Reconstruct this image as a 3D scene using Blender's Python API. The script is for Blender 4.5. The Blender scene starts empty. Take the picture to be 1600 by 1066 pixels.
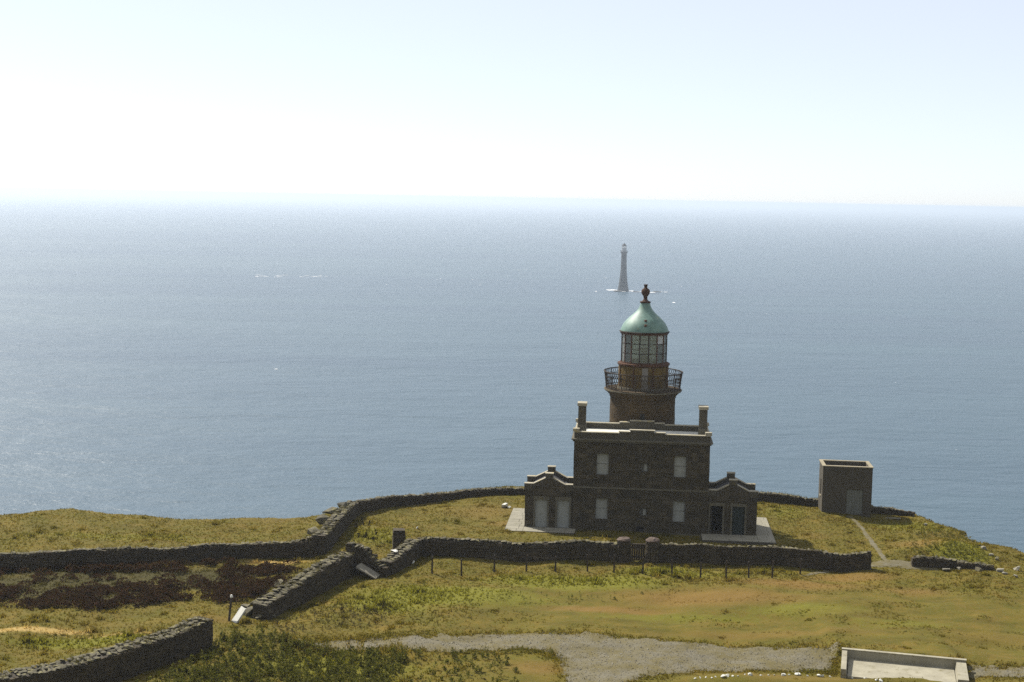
import bpy, bmesh, math, random
import numpy as np
from mathutils import Matrix, Vector

random.seed(7)
RNG = np.random.default_rng(11)
R = math.radians
SC = bpy.context.scene
COL = SC.collection

# ------------------------------------------------------------------ camera
CAM_Z = 25.4            # metres above the lighthouse forecourt
SEA_Z = -60.0
FPX = 2222.0            # focal length in pixels of the 1600 px wide photograph (50 mm)
PITCH, ROLL = R(5.757), R(1.1)
Fv = Vector((0, math.cos(PITCH), -math.sin(PITCH)))
U0 = Vector((0, math.sin(PITCH), math.cos(PITCH)))
R0 = Vector((1, 0, 0))
Rv = math.cos(ROLL) * R0 + math.sin(ROLL) * U0
Uv = -math.sin(ROLL) * R0 + math.cos(ROLL) * U0
cam = bpy.data.cameras.new('camera')
cam.lens = 50.0
cam.sensor_width = 36.0
cam.clip_start = 0.5
cam.clip_end = 150000.0
camo = bpy.data.objects.new('camera', cam)
COL.objects.link(camo)
M4 = Matrix((Rv, Uv, -Fv)).transposed().to_4x4()
M4.translation = Vector((0, 0, CAM_Z))
camo.matrix_world = M4
SC.camera = camo

# ------------------------------------------------------------------ sky and sun
SUN_EL, SUN_AZ = R(46), R(44)        # azimuth measured to the left of the view axis
w = bpy.data.worlds.new('World')
SC.world = w
w.use_nodes = True
nt = w.node_tree
nt.nodes.clear()
sky = nt.nodes.new('ShaderNodeTexSky')
sky.sky_type = 'NISHITA'
sky.sun_disc = False
sky.sun_elevation = SUN_EL
sky.sun_rotation = -SUN_AZ
sky.altitude = 80
sky.air_density = 0.5
sky.dust_density = 0.6
sky.ozone_density = 2.5
bg = nt.nodes.new('ShaderNodeBackground')
bg.inputs[1].default_value = 0.08
wo = nt.nodes.new('ShaderNodeOutputWorld')
veil = nt.nodes.new('ShaderNodeMix')          # thin even high veil over the whole sky
veil.data_type = 'RGBA'
veil.inputs[0].default_value = 0.5
veil.inputs[7].default_value = (7.5, 7.45, 7.3, 1)
nt.links.new(sky.outputs[0], veil.inputs[6])
nt.links.new(veil.outputs[2], bg.inputs[0])
nt.links.new(bg.outputs[0], wo.inputs[0])
sun = bpy.data.lights.new('sun', 'SUN')
sun.energy = 4.4
sun.angle = R(0.53)
sun.color = (1.0, 0.94, 0.84)
suno = bpy.data.objects.new('sun', sun)
COL.objects.link(suno)
sdir = Vector((-math.sin(SUN_AZ) * math.cos(SUN_EL), math.cos(SUN_AZ) * math.cos(SUN_EL), math.sin(SUN_EL)))
suno.rotation_euler = sdir.to_track_quat('Z', 'Y').to_euler()
suno.location = (-60, 160, 90)
SC.view_settings.view_transform = 'Standard'
SC.view_settings.look = 'None'
SC.view_settings.gamma = 1.0
SC.view_settings.use_curve_mapping = False
SC.view_settings.exposure = 1.0
SC.render.engine = 'CYCLES'
SC.cycles.use_denoising = False
SC.cycles.max_bounces = 6
SC.cycles.diffuse_bounces = 2
SC.cycles.glossy_bounces = 2
SC.cycles.transmission_bounces = 3
SC.cycles.transparent_max_bounces = 12
SC.cycles.volume_bounces = 1

# ------------------------------------------------------------------ photo geometry -> metres on the ground
def ray(px, py):
    u, v = (px - 800) / FPX, -(py - 533) / FPX
    return Rv * u + Uv * v + Fv

def on_plane(px, py, z):
    d = ray(px, py)
    t = (z - CAM_Z) / d.z
    return d.x * t, d.y * t

def poly_np(pts):
    return np.array(pts, dtype=float)

def in_poly(x, y, poly):
    inside = np.zeros(np.shape(x), bool)
    n = len(poly)
    for i in range(n):
        x1, y1 = poly[i]
        x2, y2 = poly[(i + 1) % n]
        if y1 == y2:
            continue
        c = ((y1 > y) != (y2 > y)) & (x < (x2 - x1) * (y - y1) / (y2 - y1) + x1)
        inside ^= c
    return inside

def dist_poly(x, y, poly, closed=True):
    d = np.full(np.shape(x), 1e9)
    n = len(poly)
    for i in range(n if closed else n - 1):
        a = np.array(poly[i]); b = np.array(poly[(i + 1) % n]); ab = b - a
        t = np.clip(((x - a[0]) * ab[0] + (y - a[1]) * ab[1]) / (ab @ ab + 1e-9), 0, 1)
        d = np.minimum(d, np.hypot(x - a[0] - t * ab[0], y - a[1] - t * ab[1]))
    return d

def sstep(a, b, v):
    t = np.clip((v - a) / (b - a), 0, 1)
    return t * t * (3 - 2 * t)

# value noise
_perm = RNG.random((257, 257))
def vnoise(x, y):
    xi = np.floor(x).astype(int); yi = np.floor(y).astype(int)
    fx = x - xi; fy = y - yi
    fx = fx * fx * (3 - 2 * fx); fy = fy * fy * (3 - 2 * fy)
    xi &= 255; yi &= 255
    a = _perm[xi, yi]; b = _perm[xi + 1, yi]; c = _perm[xi, yi + 1]; d = _perm[xi + 1, yi + 1]
    return (a * (1 - fx) + b * fx) * (1 - fy) + (c * (1 - fx) + d * fx) * fy

def fbm(x, y, o=4):
    s = 0; a = .5
    for i in range(o):
        s = s + a * vnoise(x + 17.3 * i, y - 9.1 * i); x = x * 2.03; y = y * 2.03; a *= .5
    return s

# coast edge: the brow where the headland falls away, as plan points
EDGE_PX = [(-500, 815), (-250, 806), (-80, 804), (0, 803), (60, 799), (110, 798), (170, 802), (220, 805), (300, 808), (400, 810), (480, 808),
           (560, 791), (640, 775), (720, 766), (850, 760), (1000, 761), (1180, 768), (1290, 780), (1380, 795),
           (1425, 799), (1442, 806), (1468, 818), (1495, 825), (1512, 834), (1532, 847), (1562, 851), (1600, 860), (1680, 880), (1800, 905)]
EDGE = sorted(on_plane(x, y, 0.0) for x, y in EDGE_PX)
EX = np.array([-170] + [e[0] for e in EDGE] + [80, 170.0])
EY = np.array([118] + [e[1] for e in EDGE] + [78, 40.0])

TB = [on_plane(1316, 1013, .55), on_plane(1509, 1031, .55)]     # back wall top of the concrete bay
SLX = (TB[1][1] - TB[0][1]) / (TB[1][0] - TB[0][0])

def gh(x, y):
    """ground height"""
    x = np.asarray(x, float); y = np.asarray(y, float)
    z = 0.10 * np.sin(.31 * x + .17 * y) + .07 * np.sin(.83 * x - .41 * y + 1.0)
    z = z + .16 * (fbm(x * .35, y * .35) - .5) + .10 * (fbm(x * 1.3 + 40, y * 1.3) - .5)
    z = z + .45 * (fbm(x * .17 + 31, y * .26 + 7, 3) - .45) + .22 * (fbm(x * .6 + 11, y * .9 + 2, 3) - .45)
    # flatten round the buildings
    fl = np.exp(-(((x - 10) / 14) ** 4 + ((y - 112) / 8) ** 4))
    z = z * (1 - .75 * fl)
    # hill towards the viewer
    z = z + .0022 * np.clip(68 - y, 0, 200) ** 2
    # left field knolls
    z = z + .45 * np.exp(-(((x + 33) / 5) ** 2 + ((y - 110) / 4) ** 2)) * 0
    # bank behind the concrete bay
    yb = TB[0][1] + (x - TB[0][0]) * SLX
    d = y - yb
    lat = sstep(TB[0][0] - .5, TB[0][0] + .1, x) * (1 - sstep(TB[1][0] - .1, TB[1][0] + .6, x))
    z = z + .50 * sstep(-.02, .30, d) * np.exp(-np.clip(d - .5, 0, 50) / 4.0) * lat
    inb = lat * (1 - sstep(-.15, .0, d)) * sstep(-3.6, -3.2, d)
    z = z * (1 - inb) - .12 * inb
    # hump in front of the bay that carries the white stones
    hx, hy = HUMP
    z = z + .42 * np.exp(-(((x - hx) / 7.0) ** 4 + ((y - hy) / 1.1) ** 2))
    # lush bank on the right above the ruined wall
    bx, by = BANK
    z = z + .75 * np.exp(-(((x - bx) / 2.6) ** 2 + ((y - by) / 2.4) ** 2))
    # brow and cliff
    e = np.interp(x, EX, EY) + .5 * (fbm(x * .9, y * 0 + 3) - .5)
    dd = np.clip(y - e, 0, 400)
    z = z - 1.15 * (np.sqrt(dd * dd + .5) - .707)
    return np.maximum(z, SEA_Z - 8)

HUMP = on_plane(1260, 1062, .3)
BANK = on_plane(1485, 852, .4)

# sampled ground, so that everything stands on the very sheet that is built
from bisect import bisect_right
GXS = np.concatenate([np.arange(-170, -46, 4), np.arange(-46, 52, .3), np.arange(52, 172, 4)])
GYS = np.concatenate([np.arange(-60, 62, 3), np.arange(62, 134, .28), np.arange(134, 200, 3)])
_GX, _GY = np.meshgrid(GXS, GYS)
GZS = gh(_GX.ravel(), _GY.ravel()).reshape(_GX.shape)
_gxl, _gyl, _gzl = GXS.tolist(), GYS.tolist(), GZS.tolist()
def gz(x, y):
    i = min(max(bisect_right(_gxl, x) - 1, 0), len(_gxl) - 2); j = min(max(bisect_right(_gyl, y) - 1, 0), len(_gyl) - 2)
    u = (x - _gxl[i]) / (_gxl[i + 1] - _gxl[i]); v = (y - _gyl[j]) / (_gyl[j + 1] - _gyl[j])
    a, b = _gzl[j], _gzl[j + 1]
    return (a[i] * (1 - u) + a[i + 1] * u) * (1 - v) + (b[i] * (1 - u) + b[i + 1] * u) * v

def g(px, py, dz=0.0):
    """photo point -> point on the ground"""
    z = 0.0
    for _ in range(12):
        x, y = on_plane(px, py, z + dz)
        z = .5 * z + .5 * gz(x, y)
    return x, y


# ------------------------------------------------------------------ mesh helpers
class MB:
    def __init__(s):
        s.v = []; s.f = []
    def add(s, vs, fs):
        n = len(s.v); s.v += [tuple(p) for p in vs]; s.f += [tuple(i + n for i in f) for f in fs]
    def box(s, x0, x1, y0, y1, z0, z1, j=0.0, m=None):
        vs = [(x, y, z) for z in (z0, z1) for y in (y0, y1) for x in (x0, x1)]
        if j:
            vs = [(a + random.uniform(-j, j), b + random.uniform(-j, j), c + random.uniform(-j, j)) for a, b, c in vs]
        if m is not None:
            vs = [m @ Vector(p) for p in vs]
        s.add(vs, [(0, 2, 3, 1), (4, 5, 7, 6), (0, 1, 5, 4), (2, 6, 7, 3), (0, 4, 6, 2), (1, 3, 7, 5)])
    def prism(s, poly, y0, y1):
        """poly in x,z extruded along y"""
        n = len(poly)
        s.add([(p[0], y0, p[1]) for p in poly] + [(p[0], y1, p[1]) for p in poly],
              [tuple(range(n)), tuple(range(2 * n - 1, n - 1, -1))] + [(i + n, (i + 1) % n + n, (i + 1) % n, i) for i in range(n)])
    def lathe(s, prof, n, cx=0, cy=0, cap=True, a0=0.0):
        k = len(prof)
        vs = []
        for r, z in prof:
            for i in range(n):
                a = a0 + 2 * math.pi * i / n
                vs.append((cx + r * math.sin(a), cy - r * math.cos(a), z))
        fs = []
        for q in range(k - 1):
            for i in range(n):
                j = (i + 1) % n
                fs.append((q * n + i, q * n + j, (q + 1) * n + j, (q + 1) * n + i))
        if cap:
            fs.append(tuple(range(n - 1, -1, -1)))
            fs.append(tuple((k - 1) * n + i for i in range(n)))
        s.add(vs, fs)
    def tube(s, a, b, r0, r1=None, n=6):
        a = Vector(a); b = Vector(b); r1 = r0 if r1 is None else r1
        d = (b - a).normalized()
        p = d.orthogonal().normalized(); q = d.cross(p)
        vs = []
        for c, r in ((a, r0), (b, r1)):
            for i in range(n):
                t = 2 * math.pi * i / n
                vs.append(c + p * r * math.cos(t) + q * r * math.sin(t))
        s.add(vs, [(i, (i + 1) % n, n + (i + 1) % n, n + i) for i in range(n)] + [tuple(range(n - 1, -1, -1)), tuple(range(n, 2 * n))])
    def build(s, name, mat, parent=None, smooth=False):
        me = bpy.data.meshes.new(name)
        me.from_pydata(s.v, [], s.f)
        me.update()
        if smooth:
            me.polygons.foreach_set('use_smooth', [True] * len(me.polygons))
        return link(name, me, mat, parent)

def link(name, me, mat, parent=None):
    if mat is not None and not me.materials:
        me.materials.append(mat)
    o = bpy.data.objects.new(name, me)
    COL.objects.link(o)
    if parent is not None:
        o.parent = parent
    return o

def empty(name, loc, rz=0.0):
    o = bpy.data.objects.new(name, None)
    o.empty_display_size = .3
    COL.objects.link(o)
    o.location = loc; o.rotation_euler = (0, 0, rz)
    return o

def tag(o, label=None, cat=None, group=None, kind=None):
    if label: o['label'] = label
    if cat: o['category'] = cat
    if group: o['group'] = group
    if kind: o['kind'] = kind
    return o

def np_mesh(name, verts, faces, mat, parent=None, mask=None, smooth=False):
    """fast mesh from arrays; faces (n,3) or (n,4)"""
    me = bpy.data.meshes.new(name)
    nv, nf, k = len(verts), len(faces), faces.shape[1]
    me.vertices.add(nv); me.vertices.foreach_set('co', np.ascontiguousarray(verts, np.float32).ravel())
    me.loops.add(nf * k); me.loops.foreach_set('vertex_index', np.ascontiguousarray(faces, np.int32).ravel())
    me.polygons.add(nf)
    me.polygons.foreach_set('loop_start', np.arange(0, nf * k, k, dtype=np.int32))
    me.polygons.foreach_set('loop_total', np.full(nf, k, np.int32))
    if smooth:
        me.polygons.foreach_set('use_smooth', np.ones(nf, bool))
    me.update(calc_edges=True)
    if mask is not None:
        at = me.color_attributes.new('mask', 'FLOAT_COLOR', 'POINT')
        at.data.foreach_set('color', np.ascontiguousarray(mask, np.float32).ravel())
        ah = me.attributes.new('heath', 'FLOAT', 'POINT')
        ah.data.foreach_set('value', np.ascontiguousarray(mask[:, 3], np.float32))
    return link(name, me, mat, parent)

# ------------------------------------------------------------------ materials
class NT:
    def __init__(s, name):
        s.m = bpy.data.materials.new(name); s.m.use_nodes = True
        s.t = s.m.node_tree; s.t.nodes.clear()
        s.out = s.n('ShaderNodeOutputMaterial')
    def n(s, t, **kw):
        o = s.t.nodes.new(t)
        for k, v in kw.items(): setattr(o, k, v)
        return o
    def l(s, a, b): s.t.links.new(a, b)
    def pos(s):
        if not hasattr(s, '_p'): s._p = s.n('ShaderNodeNewGeometry')
        return s._p.outputs['Position']
    def noise(s, scale, detail=4, rough=.6, vec=None, stretch=None):
        o = s.n('ShaderNodeTexNoise'); o.inputs['Scale'].default_value = scale
        o.inputs['Detail'].default_value = detail; o.inputs['Roughness'].default_value = rough
        v = vec if vec is not None else s.pos()
        if stretch:
            mp = s.n('ShaderNodeMapping'); mp.inputs['Scale'].default_value = stretch
            s.l(v, mp.inputs['Vector']); v = mp.outputs[0]
        s.l(v, o.inputs['Vector'])
        return o.outputs['Fac']
    def ramp(s, fac, stops):
        o = s.n('ShaderNodeValToRGB')
        e = o.color_ramp.elements
        while len(e) < len(stops): e.new(.5)
        for i, (p, c) in enumerate(stops):
            e[i].position = p
            e[i].color = (c, c, c, 1) if isinstance(c, (int, float)) else (*c, 1)
        s.l(fac, o.inputs[0])
        return o.outputs[0]
    def mix(s, fac, a, b, bt='MIX'):
        o = s.n('ShaderNodeMix', data_type='RGBA', blend_type=bt)
        for sock, v in ((o.inputs[0], fac), (o.inputs[6], a), (o.inputs[7], b)):
            if isinstance(v, (int, float)): sock.default_value = v
            elif isinstance(v, tuple): sock.default_value = (*v, 1)
            else: s.l(v, sock)
        return o.outputs[2]
    def math(s, op, a, b=None):
        o = s.n('ShaderNodeMath', operation=op)
        for i, v in enumerate((a, b)):
            if v is None: continue
            if isinstance(v, (int, float)): o.inputs[i].default_value = v
            else: s.l(v, o.inputs[i])
        return o.outputs[0]
    def island(s):
        if not hasattr(s, '_p'): s._p = s.n('ShaderNodeNewGeometry')
        return s._p.outputs['Random Per Island']
    def bsdf(s, col, rough=.85, bump=None, bs=.3, bd=.02, spec=.3, metal=0):
        b = s.n('ShaderNodeBsdfPrincipled')
        if isinstance(col, tuple): b.inputs['Base Color'].default_value = (*col, 1)
        else: s.l(col, b.inputs['Base Color'])
        if isinstance(rough, (int, float)): b.inputs['Roughness'].default_value = rough
        else: s.l(rough, b.inputs['Roughness'])
        b.inputs['Specular IOR Level'].default_value = spec
        b.inputs['Metallic'].default_value = metal
        if bump is not None:
            bn = s.n('ShaderNodeBump'); bn.inputs['Strength'].default_value = bs; bn.inputs['Distance'].default_value = bd
            s.l(bump, bn.inputs['Height']); s.l(bn.outputs[0], b.inputs['Normal'])
        s.l(b.outputs[0], s.out.inputs[0])
        return b

def stone_mat(name, a, b, lichen=None, lam=.5, island=.5, scale=1.6):
    t = NT(name)
    c = t.mix(t.ramp(t.noise(scale, 5, .65), [(.3, 0.0), (.7, 1.0)]), a, b)
    dark = tuple(v * .55 for v in a)
    c = t.mix(t.math('MULTIPLY', t.island(), island), c, dark)
    if lichen:
        c = t.mix(t.ramp(t.noise(scale * 2.3, 4, .7), [(lam, 0.0), (lam + .12, .8)]), c, lichen)
    t.bsdf(c, .9, t.noise(9, 5, .7), .5, .03, .2)
    return t.m

MAT = {}
MAT['rubble'] = stone_mat('rubble_stone', (.038, .030, .018), (.068, .054, .033), (.10, .088, .04), .60, .7)
MAT['cope'] = stone_mat('coping_rubble', (.07, .064, .042), (.12, .108, .073), (.19, .17, .07), .52, .7)
MAT['mortar'] = stone_mat('lime_mortar', (.05, .045, .035), (.08, .07, .055), None, .6, 0)
MAT['earth'] = stone_mat('wall_core_earth', (.03, .026, .02), (.05, .042, .03), None, .6, 0)
MAT['ashlar'] = stone_mat('squared_stone', (.042, .035, .021), (.085, .070, .044), (.09, .078, .04), .60, .8, 1.2)
MAT['dressed'] = stone_mat('dressed_stone', (.09, .083, .06), (.13, .12, .088), (.22, .18, .07), .60, .4, 1.4)
MAT['parapet'] = stone_mat('parapet_stone', (.056, .05, .035), (.088, .079, .057), (.14, .12, .055), .60, .4, 1.2)
MAT['coping'] = stone_mat('pale_coping', (.26, .24, .18), (.36, .335, .26), (.34, .27, .09), .56, .4, 1.2)
MAT['leadroof'] = stone_mat('pale_flat_roof', (.42, .42, .38), (.56, .56, .51), None, .6, 0, 1.0)
MAT['slate'] = stone_mat('dark_slate', (.05, .05, .055), (.08, .08, .085), (.16, .14, .06), .66, .4, 1.5)
MAT['shaft'] = stone_mat('tower_ochre_stone', (.044, .030, .014), (.078, .051, .021), (.028, .02, .011), .56, .5, 1.1)
MAT['murette'] = stone_mat('ochre_paint', (.10, .066, .017), (.15, .098, .024), (.045, .03, .012), .50, .3, 1.6)
MAT['concrete'] = stone_mat('concrete', (.21, .195, .145), (.31, .29, .22), (.13, .115, .06), .56, .2, 1.0)
MAT['apron'] = stone_mat('pale_paving', (.18, .17, .13), (.28, .262, .205), (.13, .13, .06), .60, .4, 1.0)
MAT['hutwall'] = stone_mat('hut_render', (.048, .042, .03), (.07, .061, .045), (.04, .036, .028), .6, 0, .8)
MAT['hutcope'] = stone_mat('hut_coping', (.20, .175, .12), (.27, .24, .17), (.26, .2, .09), .58, .2, 1.4)
MAT['hutroof'] = stone_mat('hut_felt', (.06, .055, .055), (.09, .08, .08), None, .6, 0, 1.4)
MAT['white_stone'] = stone_mat('whitewashed_stone', (.42, .42, .37), (.56, .56, .51), (.25, .23, .15), .6, .25, 3)
MAT['pale_rubble'] = stone_mat('pale_rubble', (.15, .14, .11), (.25, .235, .19), (.2, .18, .1), .58, .5, 3)
MAT['capstone'] = stone_mat('pinkish_capstone', (.075, .055, .045), (.12, .09, .075), (.14, .12, .06), .6, .3, 3)
MAT['granite'] = stone_mat('sea_tower_granite', (.03, .031, .031), (.048, .049, .048), None, .6, .2, .15)
MAT['sea_white'] = stone_mat('sea_tower_white', (.30, .31, .31), (.38, .39, .39), None, .6, 0, .3)
MAT['dark_iron'] = stone_mat('dark_iron', (.03, .026, .024), (.055, .04, .03), (.12, .05, .02), .62, .2, 2)
MAT['rust_iron'] = stone_mat('rusted_iron', (.06, .028, .017), (.10, .048, .027), (.03, .02, .014), .55, .2, 2)
MAT['finial'] = stone_mat('finial_iron', (.045, .024, .016), (.07, .036, .022), (.025, .018, .014), .55, .2, 2)
MAT['reef'] = stone_mat('reef_rock', (.03, .03, .03), (.05, .05, .045), None, .6, .2, .2)

def board_mat(name, a, b):
    t = NT(name)
    c = t.mix(t.noise(2.2, 5, .7), a, b)
    c = t.mix(t.ramp(t.noise(1.2, 4, .7, stretch=(6, 6, .6)), [(.5, 0.0), (.75, .5)]), c, tuple(v * .55 for v in a))
    t.bsdf(c, .6, t.noise(20, 3), .2, .01, .3)
    return t.m
MAT['board'] = board_mat('white_board', (.22, .235, .22), (.285, .30, .285))
MAT['board_dim'] = board_mat('dim_board', (.075, .076, .066), (.10, .10, .088))
MAT['hut_door'] = board_mat('grey_door', (.105, .112, .10), (.135, .142, .128))
MAT['green_door'] = board_mat('dark_green_door', (.008, .016, .015), (.014, .024, .022))
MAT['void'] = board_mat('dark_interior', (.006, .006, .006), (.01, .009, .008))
MAT['grey_door'] = board_mat('pale_door', (.15, .14, .125), (.19, .18, .16))
MAT['wood'] = board_mat('weathered_wood', (.028, .02, .014), (.045, .034, .024))
MAT['pale_wood'] = board_mat('bleached_wood', (.55, .55, .5), (.7, .7, .65))

def copper():
    t = NT('verdigris_copper')
    c = t.mix(t.ramp(t.noise(1.7, 5, .65), [(.3, 0.0), (.7, 1.0)]), (.075, .145, .125), (.15, .25, .21))
    c = t.mix(t.ramp(t.noise(1.1, 5, .7, stretch=(3.5, 3.5, .5)), [(.48, 0.0), (.72, .8)]), c, (.075, .13, .105))
    c = t.mix(t.ramp(t.noise(2.6, 5, .7), [(.62, 0.0), (.72, .7)]), c, (.30, .31, .16))
    t.bsdf(c, .55, t.noise(5, 4), .3, .02, .35)
    return t.m
MAT['copper'] = copper()

def glass(name, frost, tint):
    t = NT(name)
    d = t.n('ShaderNodeBsdfTranslucent'); d.inputs[0].default_value = (*tint, 1)
    d2 = t.n('ShaderNodeBsdfDiffuse')
    d2.inputs[0].default_value = (*tint, 1)
    a = t.n('ShaderNodeMixShader'); a.inputs[0].default_value = .35
    t.l(d.outputs[0], a.inputs[1]); t.l(d2.outputs[0], a.inputs[2])
    tr = t.n('ShaderNodeBsdfTransparent'); tr.inputs[0].default_value = (.86, .92, .9, 1)
    gl = t.n('ShaderNodeBsdfGlossy'); gl.inputs[1].default_value = .08
    fr = t.n('ShaderNodeFresnel'); fr.inputs[0].default_value = 1.5
    b = t.n('ShaderNodeMixShader')
    fac = t.ramp(t.noise(1.3, 4, .7), [(.25, max(0, frost - .06)), (.75, min(1, frost + .06))])
    t.l(fac, b.inputs[0]); t.l(tr.outputs[0], b.inputs[1]); t.l(a.outputs[0], b.inputs[2])
    c = t.n('ShaderNodeMixShader'); t.l(fr.outputs[0], c.inputs[0]); t.l(b.outputs[0], c.inputs[1]); t.l(gl.outputs[0], c.inputs[2])
    t.l(c.outputs[0], t.out.inputs[0])
    return t.m
MAT['glass'] = glass('salted_glass', .58, (.46, .50, .46))
MAT['glass_white'] = glass('white_pane', .95, (.9, .92, .92))

def ground_nodes(t, blade=False):
    """turf colour from what grows there: r burnt/orange, g lush green, b straw, a heath"""
    at = t.n('ShaderNodeAttribute'); at.attribute_name = 'mask'
    sp = t.n('ShaderNodeSeparateColor'); t.l(at.outputs['Color'], sp.inputs[0])
    n1 = t.noise(.35, 5, .65); n2 = t.noise(1.6, 5, .7); n3 = t.noise(7, 4, .7)
    base = t.mix(t.ramp(n1, [(.35, 0.0), (.65, 1.0)]), GC['olive'], GC['tan'])
    base = t.mix(t.ramp(n2, [(.42, 0.0), (.68, .75)]), base, GC['green'])
    n4 = t.noise(.5, 5, .7, stretch=(.6, 1.6, 1))
    base = t.mix(t.ramp(n4, [(.38, .55), (.52, 0.0)]), base, t.mix(1.0, base, (.62, .66, .6), 'MULTIPLY'))
    base = t.mix(t.ramp(n4, [(.55, 0.0), (.72, .6)]), base, t.mix(1.0, base, (1.3, 1.25, 1.1), 'MULTIPLY'))
    def m(fac, lo, hi):
        v = t.math('ADD', fac, t.math('MULTIPLY', t.math('SUBTRACT', n2, .5), .9))
        return t.ramp(v, [(lo, 0.0), (hi, 1.0)])
    base = t.mix(m(sp.outputs[1], .25, .75), base, t.mix(n3, GC['lush'], GC['lush2']))
    base = t.mix(t.math('MULTIPLY', m(sp.outputs[0], .25, .95), .85), base, t.mix(n2, GC['burnt'], GC['burnt2']))
    base = t.mix(m(sp.outputs[2], .3, .8), base, GC['straw'])
    ah = t.n('ShaderNodeAttribute'); ah.attribute_name = 'heath'
    base = t.mix(m(ah.outputs['Fac'], .3, .7), base, t.mix(n2, GC['heath'], GC['heath2']))
    base = t.mix(t.ramp(n3, [(.3, .35), (.6, 0.0)]), base, t.mix(.5, base, (.03, .026, .008)))
    return base
GC = dict(olive=(.087, .073, .010), tan=(.116, .083, .0145), green=(.070, .068, .008), lush=(.088, .090, .009), lush2=(.130, .120, .015),
          burnt=(.130, .076, .018), burnt2=(.155, .098, .028), straw=(.28, .20, .07), heath=(.034, .024, .011), heath2=(.044, .044, .007))

def turf():
    t = NT('turf')
    c = ground_nodes(t)
    bump = t.math('ADD', t.noise(3.5, 6, .75), t.math('MULTIPLY', t.noise(.8, 4, .6), 1.6))
    t.bsdf(c, .95, bump, .55, .10, .1)
    return t.m
MAT['turf'] = turf()

def blades(name, tint=1.0):
    t = NT(name)
    c = ground_nodes(t, True)
    c = t.mix(t.island(), t.mix(1.0, c, (1.1, 1.1, 1.0), 'MULTIPLY'), t.mix(1.0, c, (1.9, 1.85, 1.6), 'MULTIPLY'))  # blade colour brightened to make up for light lost on their shaded sides
    d = t.n('ShaderNodeBsdfDiffuse'); t.l(c, d.inputs[0])
    tr = t.n('ShaderNodeBsdfTranslucent'); t.l(c, tr.inputs[0])
    x = t.n('ShaderNodeMixShader'); x.inputs[0].default_value = .6
    t.l(d.outputs[0], x.inputs[1]); t.l(tr.outputs[0], x.inputs[2]); t.l(x.outputs[0], t.out.inputs[0])
    return t.m
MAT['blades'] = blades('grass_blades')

def leafmat(name, a, b, c_):
    t = NT(name)
    c = t.ramp(t.island(), [(0.0, a), (.6, b), (1.0, c_)])
    c = t.mix(t.ramp(t.noise(.7, 3), [(.35, 0.0), (.65, .6)]), c, tuple(v * .75 for v in a))
    d = t.n('ShaderNodeBsdfDiffuse'); t.l(c, d.inputs[0])
    tr = t.n('ShaderNodeBsdfTranslucent'); t.l(c, tr.inputs[0])
    x = t.n('ShaderNodeMixShader'); x.inputs[0].default_value = .4
    t.l(d.outputs[0], x.inputs[1]); t.l(tr.outputs[0], x.inputs[2]); t.l(x.outputs[0], t.out.inputs[0])
    return t.m
MAT['weeds'] = leafmat('nettle_leaf', (.058, .062, .011), (.098, .102, .016), (.16, .145, .034))
MAT['wallgrass'] = leafmat('wall_top_grass', (.06, .055, .014), (.10, .085, .022), (.16, .13, .04))
MAT['heather'] = leafmat('heather_sprig', (.024, .015, .009), (.060, .029, .015), (.058, .048, .014))
MAT['dockstem'] = leafmat('dry_seedhead', (.04, .03, .015), (.06, .05, .02), (.09, .08, .03))

def gravel():
    t = NT('gravel')
    n = t.noise(9, 6, .85)
    c = t.ramp(n, [(.3, (.058, .052, .034)), (.5, (.102, .092, .062)), (.72, (.175, .16, .115))])
    c = t.mix(t.ramp(t.noise(.7, 5, .7), [(.40, 0.0), (.60, .85)]), c, (.088, .072, .024))
    t.bsdf(c, .9, t.noise(18, 3, .6), .35, .03, .2)
    return t.m
MAT['gravel'] = gravel()
def pebble():
    t = NT('pebble')
    c = t.ramp(t.island(), [(0.0, (.09, .082, .06)), (.6, (.17, .155, .12)), (1.0, (.38, .36, .29))])
    t.bsdf(c, .8)
    return t.m
MAT['pebble'] = pebble()

def sea_mat():
    t = NT('sea_water')
    p = t.pos()
    swell = t.noise(.022, 4, .55, stretch=(.45, 1, 1))
    chop = t.noise(.11, 5, .62, stretch=(.55, 1, 1))
    rip = t.noise(.9, 4, .7, stretch=(.7, 1, 1))
    h = t.math('ADD', t.math('MULTIPLY', swell, 3.0), t.math('ADD', t.math('MULTIPLY', chop, 1.5), t.math('MULTIPLY', rip, .18)))
    slick = t.math('ADD', t.math('MULTIPLY', t.noise(.004, 4, .6, stretch=(.3, 1, 1)), .55), t.math('MULTIPLY', t.noise(.012, 4, .6, stretch=(.14, 1, 1)), .45))
    col = t.mix(t.ramp(slick, [(.38, 0.0), (.62, 1.0)]), (.022, .051, .076), (.042, .078, .104))
    rough = t.ramp(slick, [(.36, .36), (.64, .46)])
    b = t.bsdf(col, rough, h, .9, 1.0, .5)
    b.inputs['IOR'].default_value = 1.333
    return t.m
MAT['sea'] = sea_mat()
def foam_mat():
    t = NT('sea_foam')
    t.bsdf(t.mix(t.noise(.3, 4), (.5, .52, .53), (.7, .7, .7)), .9)
    return t.m
MAT['foam'] = foam_mat()

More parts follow.
